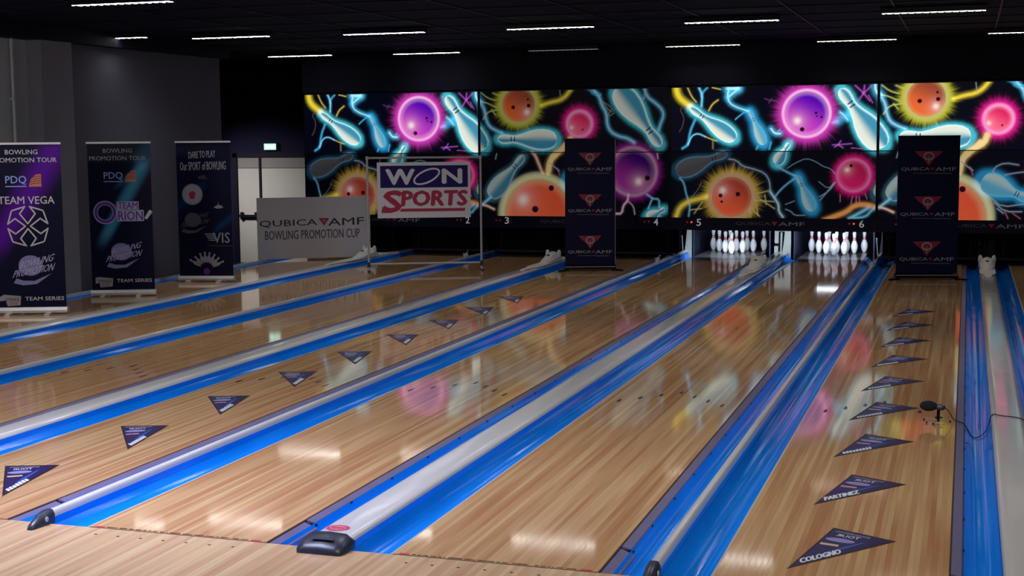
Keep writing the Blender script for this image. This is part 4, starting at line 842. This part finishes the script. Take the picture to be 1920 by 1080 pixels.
flat([(.06, .25), (.10, .26), (.29, .24), (.28, .13), (.12, .12), (.11, .18), (.06, .17)], -.002, M['grey'], t); lettering('STRIKE', (.10, -.0026, .18), (.17, 0, .0), (0, 0, .04), M['ink'], t); lettering('ZONE', (.14, -.0026, .135), (.10, 0, .0), (0, 0, .035), M['crimson'], t)

t, L = rollup((-8.319, 11.713), (-7.508, 11.902), 'tall dark roll-up banner with a white round badge and a fan of pins',
              [((.95, 1.05), (.5, .7), .10, .06, (.0, .03, .10)), ((-.1, 1.0), (.5, 1.5), .10, .10, (.0, .015, .06))])
gm = M['grey']
lettering('DARE TO PLAY', (.20, -.002, 1.80), (.40, 0, .02), (0, 0, .10), gm, t); lettering('Our SPORT of BOWLING', (.07, -.002, 1.63), (.68, 0, .01), (0, 0, .12), gm, t); lettering('with...', (.33, -.002, 1.50), (.16, 0, 0), (0, 0, .07), M['dim'], t)
n = 26; flat([(.24+.155*math.cos(2*math.pi*i/n), 1.28+.155*math.sin(2*math.pi*i/n)) for i in range(n)], -.0018, M['grey'], t, 'printed_badge')
ringpoly(.24, 1.28, .148, .148, .006, -.0022, M['dim'], t); flat([(.24+.06*math.cos(2*math.pi*i/11)*(1 if i % 2 else .7), 1.27+.06*math.sin(2*math.pi*i/11)) for i in range(11)], -.0024, M['crimson'], t)
flat([(.55, 1.09), (.60, 1.12), (.615, 1.12), (.62, 1.17), (.63, 1.12), (.66, 1.12), (.70, 1.09), (.66, 1.075), (.60, 1.07)], -.002, M['grey'], t)
promo_mark(t, .25, .86, .8, M['dim'], M['dim'])
lettering('VIS', (.53, -.002, .57), (.25, 0, 0), (0, 0, .15), M['grey'], t)
for i in range(4): stroke([(.41+.02*i, .70-.03*i), (.56, .70-.03*i)], .014, -.002, M['grey'], t)
stroke([(.44, .53), (.82, .525)], .008, -.002, M['dim'], t)
for i, a in enumerate((150, 132, 112, 95, 78, 60, 42, 25)):
    ar = math.radians(a); ca, sa = math.cos(ar), math.sin(ar); r0 = .10; r1 = .26 if i not in (0, 7) else .29; cx, cz = .42, .18
    pts = []
    for u, wv in ((0, .008), (.15, .018), (.45, .028), (.7, .012), (.82, .011), (.93, .017), (1, .008)): pts.append((u, wv))
    poly = [(cx+(r0+(r1-r0)*u)*ca-wv*sa, cz+(r0+(r1-r0)*u)*sa+wv*ca) for u, wv in pts]+[(cx+(r0+(r1-r0)*u)*ca+wv*sa, cz+(r0+(r1-r0)*u)*sa-wv*ca) for u, wv in pts[::-1]]
    flat(poly, -.002, M['grey'], t, 'printed_pin')
ringpoly(.42, .15, .05, .05, .05, -.002, M['purple'], t, n=18)

# black banners with three red wedge logos
def column_banner(p, q, label, hooks):
    ang, L = dirbanner(p, q); t = empty('rollup_banner', (p[0], p[1], 0), ang); tag(t, label, 'banner')
    MB().box(.0, L, 0, .003, .09, 2.03).build('printed_sheet', M['banner'], t)
    MB().box(-.002, L+.002, -.012, .012, 2.025, 2.045).build('top_rail', M['blackmetal'], t)
    MB().prism([(-.05, .02), (.05, .02), (.05, .07), (.02, .095), (-.02, .095), (-.05, .07)], -.01, L+.01, 'x').build('cassette', M['blackmetal'], t)
    MB().box(-.0, L, -.056, -.051, .062, .068).build('cassette_highlight', M['alu'], t)
    for s, e in ((0.02, -1), (L-.02, 1)): MB().prism([(s-.03, -.10), (s+.03, -.10), (s+e*.13+.01, -.16), (s+e*.13, -.11), (s+.03, .10), (s-.03, .10)] if e > 0 else [(s+e*.13-.01, -.11), (s+e*.13, -.16), (s-.03, -.10), (s+.03, -.10), (s+.03, .10), (s-.03, .10)], .001, .022).build('foot', M['blackmetal'], t)
    if hooks: MB().tube((L+.004, .01, .05), (L+.004, .01, 2.03), .007, n=8).build('side_pole', M['steel'], t)
    else: MB().tube((L/2, .03, .05), (L/2, .03, 2.03), .008, n=8).build('support_pole', M['blackmetal'], t)
    k = L/.87
    for zc in (1.74, 1.10, .46):
        flat([(L/2-.20*k, zc+.085), (L/2+.20*k, zc+.085), (L/2+.15*k, zc+.03), (L/2+.08*k, zc-.02), (L/2, zc-.12), (L/2-.08*k, zc-.02), (L/2-.15*k, zc+.03)], -.0012, M['darkred'], t, 'printed_wedge')
        ringpoly(L/2, zc+.015, .075*k, .06, .020, -.0018, M['grey'], t); flat([(L/2-.007, zc+.0), (L/2+.007, zc), (L/2+.005, zc-.085), (L/2-.005, zc-.085)], -.0018, M['grey'], t)
        z = zc-.195
        lettering('QUBICA', (.05*k, -.0012, z), (.40*k, 0, 0), (0, 0, .052), M['grey'], t); flat([(.455*k, z+.045), (.525*k, z+.045), (.49*k, z+.005)], -.0012, M['darkred'], t)
        lettering('AMF', (.53*k, -.0012, z), (.29*k, 0, 0), (0, 0, .052), M['grey'], t); stroke([(.22*k, z-.032), (.52*k, z-.032)], .010, -.0012, M['dim'], t); stroke([(.53*k, z-.036), (.76*k, z-.036)], .014, -.0012, M['dim'], t)
    return t
column_banner((-3.223, 14.57), (-2.494, 14.825), 'middle black roll-up banner with three red wedge logos, left of the pin racks', True)
column_banner((1.74, 14.36), (2.575, 14.56), 'large black roll-up banner with three red wedge logos on the microphone lane', False)

# white low banner
p, q = (-8.828, 15.083), (-7.18, 16.10); ang, L = dirbanner(p, q)
t = empty('white_banner', (p[0], p[1], 0), ang); tag(t, 'low wide white banner with black and red lettering standing by the dark door', 'banner')
MB().box(0, L, -.004, .0, .05, 1.075).build('printed_sheet', M['white'], t)
MB().box(0, .02, -.002, .02, .02, 1.08).box(L-.02, L, -.002, .02, .02, 1.08).box(0, L, -.002, .02, 1.06, 1.08).box(0, L, -.002, .02, .03, .05).build('banner_frame', M['alu'], t)
for s in (.06, L-.06): MB().box(s-.02, s+.02, -.14, .2, .001, .022).build('foot', M['blackmetal'], t)
MB().box(.02, L-.02, -.007, -.004, .06, .075).build('bottom_hem', M['paper'], t)
z = .565
lettering('QUBICA', (.04, -.0048, z), (.98, 0, .015), (0, 0, .125), M['ink'], t); flat([(1.045, z+.15), (1.23, z+.15), (1.14, z+.02)], -.0048, M['crimson'], t); ringpoly(1.14, z+.105, .03, .022, .01, -.0053, M['lilac2'], t, n=14)
lettering('AMF', (1.21, -.0048, z+.018), (.62, 0, .01), (0, 0, .125), M['ink'], t)
lettering('BOWLING PROMOTION CUP', (.13, -.0048, .36), (1.62, 0, .01), (0, 0, .155), mat('dark_grey_print', (.07, .075, .10), .5), t)

# pipe frame with the hanging sign
p, q = (-6.165, 13.724), (-4.555, 14.44); ang, L = dirbanner(p, q)
t = empty('pipe_frame', (p[0], p[1], 0), ang); tag(t, 'tall thin grey pipe frame on small feet, the red and blue sign hangs in it', 'frame')
for s in (0, L): MB().tube((s, 0, .04), (s, 0, 1.79), .017, n=12).build('upright', M['pipe'], t)
MB().tube((0, 0, 1.77), (L, 0, 1.77), .016, n=12).build('top_pipe', M['pipe'], t)
MB().tube((0, 0, .12), (L, 0, .12), .016, n=12).build('bottom_pipe', M['pipe'], t)
for s in (0, L):
    f = MB().tube((s, -.16, .03), (s, .16, .03), .018, n=12).build('foot', M['pipe'], t)
    MB().tube((s, 0, .075), (s, 0, .15), .026, n=12).build('pipe_joint', M['dark'], t)
    MB().tube((s, 0, 1.74), (s, 0, 1.795), .024, n=12).build('pipe_joint', M['pipe'], t)
    for e in (-.16, .16): MB().lathe([(.01, 0), (.024, .002), (.024, .03), (.012, .035)], 12, (s, e, .001)).build('foot_cap', M['dark'], f)
sg = empty('hanging_sign', (p[0], p[1], 0), ang); tag(sg, 'white sign with a dark blue panel and red word, hanging in the pipe frame', 'sign')
s0, s1, z0, z1 = .15, 1.60, .835, 1.70
MB().box(s0, s1, -.01, -.004, z0, z1).build('sign_sheet', M['white'], sg)
for a in (s0+.05, s1-.05): MB().tube((a, -.006, z1-.01), (a, -.006, 1.755), .003, n=6).build('tie', M['paper'], sg)
k = (s1-s0)/825.; kz = (z1-z0)/493.
def P(X, Y): return (s0+(X-590)*k, z1-(Y-625)*kz)
flat([P(618, 850), P(1393, 850), P(1393, 655), P(618, 655)], -.0105, M['darkblue'], sg, 'blue_panel')
def LT(b, x0, x1, y0, y1, m, sh=0, d=-.0112, bd=.075):
    a = P(x0, y1); c = P(x1, y0); lettering(b, (a[0], d, a[1]), (c[0]-a[0], 0, 0), (sh, 0, c[1]-a[1]), m, sg, 'lettering', bd)
def thick(b, x0, x1, y0, y1, m, sh=0): LT(b, x0, x1, y0, y1, m, sh)
thick('W', 672, 915, 690, 820, M['paper'])
thick('N', 1170, 1335, 690, 812, M['paper'])
c = P(1028, 752); ringpoly(c[0], c[1], .225, .105, .028, -.0113, M['paper'], sg, rot=.42)
LT('S', 640, 790, 880, 1060, M['crimson'], .03)
LT('PORTS', 805, 1375, 880, 1010, M['crimson'], .02, -.0112, .075)
flat([P(625, 1072), P(625, 1040), P(700, 1040), P(720, 1072)], -.0111, M['crimson'], sg); flat([P(785, 1062), P(1362, 1062), P(1368, 1035), P(800, 1035)], -.0111, M['crimson'], sg)

# ------------------------------------------------------------------ triangle stickers on two lanes
def sticker(A, B, Cc, label, grp, first_txt, wide):
    """flat printed triangle; local frame: origin A, s along AB, t along AC"""
    A = Vector((*A, 0)); e1 = Vector((*B, 0))-A; e2 = Vector((*Cc, 0))-A
    t = empty('floor_sticker', tuple(A)); tag(t, label, 'sticker', grp)
    def T(s, u, z=0): v = e1*s+e2*u; return (v.x, v.y, z)
    def poly(pts, z, m, nm): return mesh(nm, [T(a, b, z) for a, b in pts], [tuple(range(len(pts)))[::1]], m, t)
    v = [T(0, 0, .0002), T(1, 0, .0002), T(0, 1, .0002), T(0, 0, .0012), T(1, 0, .0012), T(0, 1, .0012)]
    mesh('sticker_sheet', v, [(0, 2, 1), (3, 4, 5), (0, 1, 4, 3), (1, 2, 5, 4), (2, 0, 3, 5)], M['rim'], t)
    poly([(.035, .03), (.90, .03), (.035, .92)], .0015, M['sticker'], 'printed_field')
    poly([(.20, .60), (.27, .58), (.60, .20), (.62, .15), (.54, .22), (.34, .42)], .0018, M['beam'], 'printed_beam')
    n = 18; poly([(.27+.22*math.cos(2*math.pi*i/n), .238+.045*math.sin(2*math.pi*i/n)-.04*math.cos(2*math.pi*i/n)*.5) for i in range(n)], .0019, M['lilac'], 'printed_oval')
    poly([(.05, .36), (.32, .335), (.33, .375), (.06, .405)], .0019, M[wide], 'printed_bar')
    def TL(b, s0_, u0, s1_, u1, hs, hu, m, bold=.012):
        o = T(s0_, u0, .0021); x = Vector(T(s1_, u1))-Vector(T(s0_, u0)); y = Vector(T(hs, hu))
        lettering(b, o, x, y, m, t, 'lettering', bold)
    TL('BOWLING PROMOTION', .62, .075, .09, .085, .0, -.035, M['grey'])
    TL('TOUR', .50, .145, .15, .165, .0, -.055, M['stwhite'])
    # word along the long edge
    if first_txt: TL(first_txt, .095, .845, .46, .49, -.075, -.075, M['stwhite'], .06)
    rs = random.Random(int(A.y*10)); s_ = .10; bb = []
    if not first_txt:
        nb = rs.randint(7, 10); du = .36/nb
        for i in range(nb):
            a = .10+i*du; hgt = .06+rs.random()*.012
            bb.append([(a, .85-i*du*.98), (a+du*.82, .85-(i+.82)*du*.98), (a+du*.82-hgt, .85-(i+.82)*du*.98-hgt*.8), (a-hgt*.9, .85-i*du*.98-hgt*.8)])
        vv = []; ff = []
        for pb in bb:
            k0 = len(vv); vv += [T(a, b, .0021) for a, b in pb]; ff.append((k0, k0+1, k0+2, k0+3))
        mesh('printed_word', vv, ff, M['stwhite'], t)
    return t
o4 = ['nearest, cut by the left edge', 'second nearest', 'third nearest', 'fourth nearest', 'middle one, fifth', 'sixth', 'seventh', 'eighth', 'farthest']
for i in range(9):
    y = 1.07 if i == 0 else 2.36+(i-1)*1.228
    sticker((-3.125, y-.0), (-2.80, y+.12), (-2.635, y-.66), 'dark purple triangle sticker, %s, on the left triangle lane' % o4[i], 'triangle stickers on the left triangle lane', None, 'stgold' if i == 0 else 'stpink')
o7 = ['nearest, with white capitals', 'second nearest', 'third nearest', 'fourth nearest, beside the microphone', 'middle one, just beyond the microphone', 'sixth', 'seventh', 'eighth', 'farthest']
for i in range(9):
    y = 1.09+i*1.222
    sticker((2.055, y), (2.382, y-.17), (1.905, y-.78), 'dark purple triangle sticker, %s, on the microphone lane' % o7[i], 'triangle stickers on the microphone lane', ['COLOGNO', 'PARTINEZ'][i] if i < 2 else None, 'stgold' if i in (0, 3) else 'stpink')

# ------------------------------------------------------------------ microphone on its little tripod
t = empty('microphone', (2.50, 4.07, 0)); tag(t, 'small black microphone with foam windscreen on a mini tripod, on the right lane', 'microphone')
v = [(.0525*math.sin(math.pi*i/10)+.0005, -.062*math.cos(math.pi*i/10)) for i in range(11)]
o = MB().lathe([(max(r*.72, .0008), z) for r, z in v], 18, (-.045, 0, .118), 'x').build('windscreen', M['foam'], t, smooth=True)
MB().lathe([(.013, 0), (.021, .006), (.022, .04), (.018, .055), (.006, .062)], 14, (.008, 0, .112), 'x').build('capsule_body', M['dark'], t)
MB().tube((.022, 0, .008), (.026, 0, .115), .0115, n=12).lathe([(.014, 0), (.016, .006), (.014, .012)], 12, (.023, 0, .095)).build('stem', M['blackmetal'], t)
MB().tube((.0, 0, .036), (.055, 0, .036), .006, n=8).build('clamp_knob', M['blackmetal'], t)
for fx, fy in ((-.075, .06), (-.055, -.05), (-.008, -.09), (.105, .02)):
    lg = MB().tube((.024, 0, .022), (fx, fy, .008), .0028, n=6).build('leg', M['steel'], t)
    MB().lathe([(.004, 0), (.0065, .002), (.0065, .010), (.004, .013)], 10, (fx, fy, .001)).build('foot', M['foam'], lg)
# cable: from the microphone over gutter and wide strip to the right
pts = [(2.567, 4.075, .112), (2.60, 4.11, .07), (2.625, 4.12, .02), (2.655, 4.14, .004), (2.705, 4.12, -.008), (2.735, 4.07, -.055), (2.76, 3.98, -.079), (2.80, 4.0, -.079), (2.845, 4.1, -.062), (2.874, 4.2, -.012), (2.880, 4.2, .035), (2.90, 4.18, .063), (2.95, 4.11, .064), (3.03, 4.10, .064), (3.10, 4.05, .060), (3.114, 4.03, .02), (3.135, 4.0, -.045), (3.22, 3.9, -.080), (3.30, 3.86, -.06), (3.332, 3.85, -.004), (3.40, 3.82, .005), (3.9, 3.6, .005), (4.35, 3.5, .005)]
q = [Vector(pts[0])]
for i in range(1, len(pts)-1):
    a, b, c = Vector(pts[i-1]), Vector(pts[i]), Vector(pts[i+1]); q += [b*.7+a*.3, b, b*.7+c*.3] if False else [b*.75+a*.25, b*.75+c*.25]
q.append(Vector(pts[-1]))
tag(MB().path(q, .0035, 6).build('microphone_cable', M['foam']), 'thin black cable running from the microphone across the gutter and the wide white strip', 'cable')
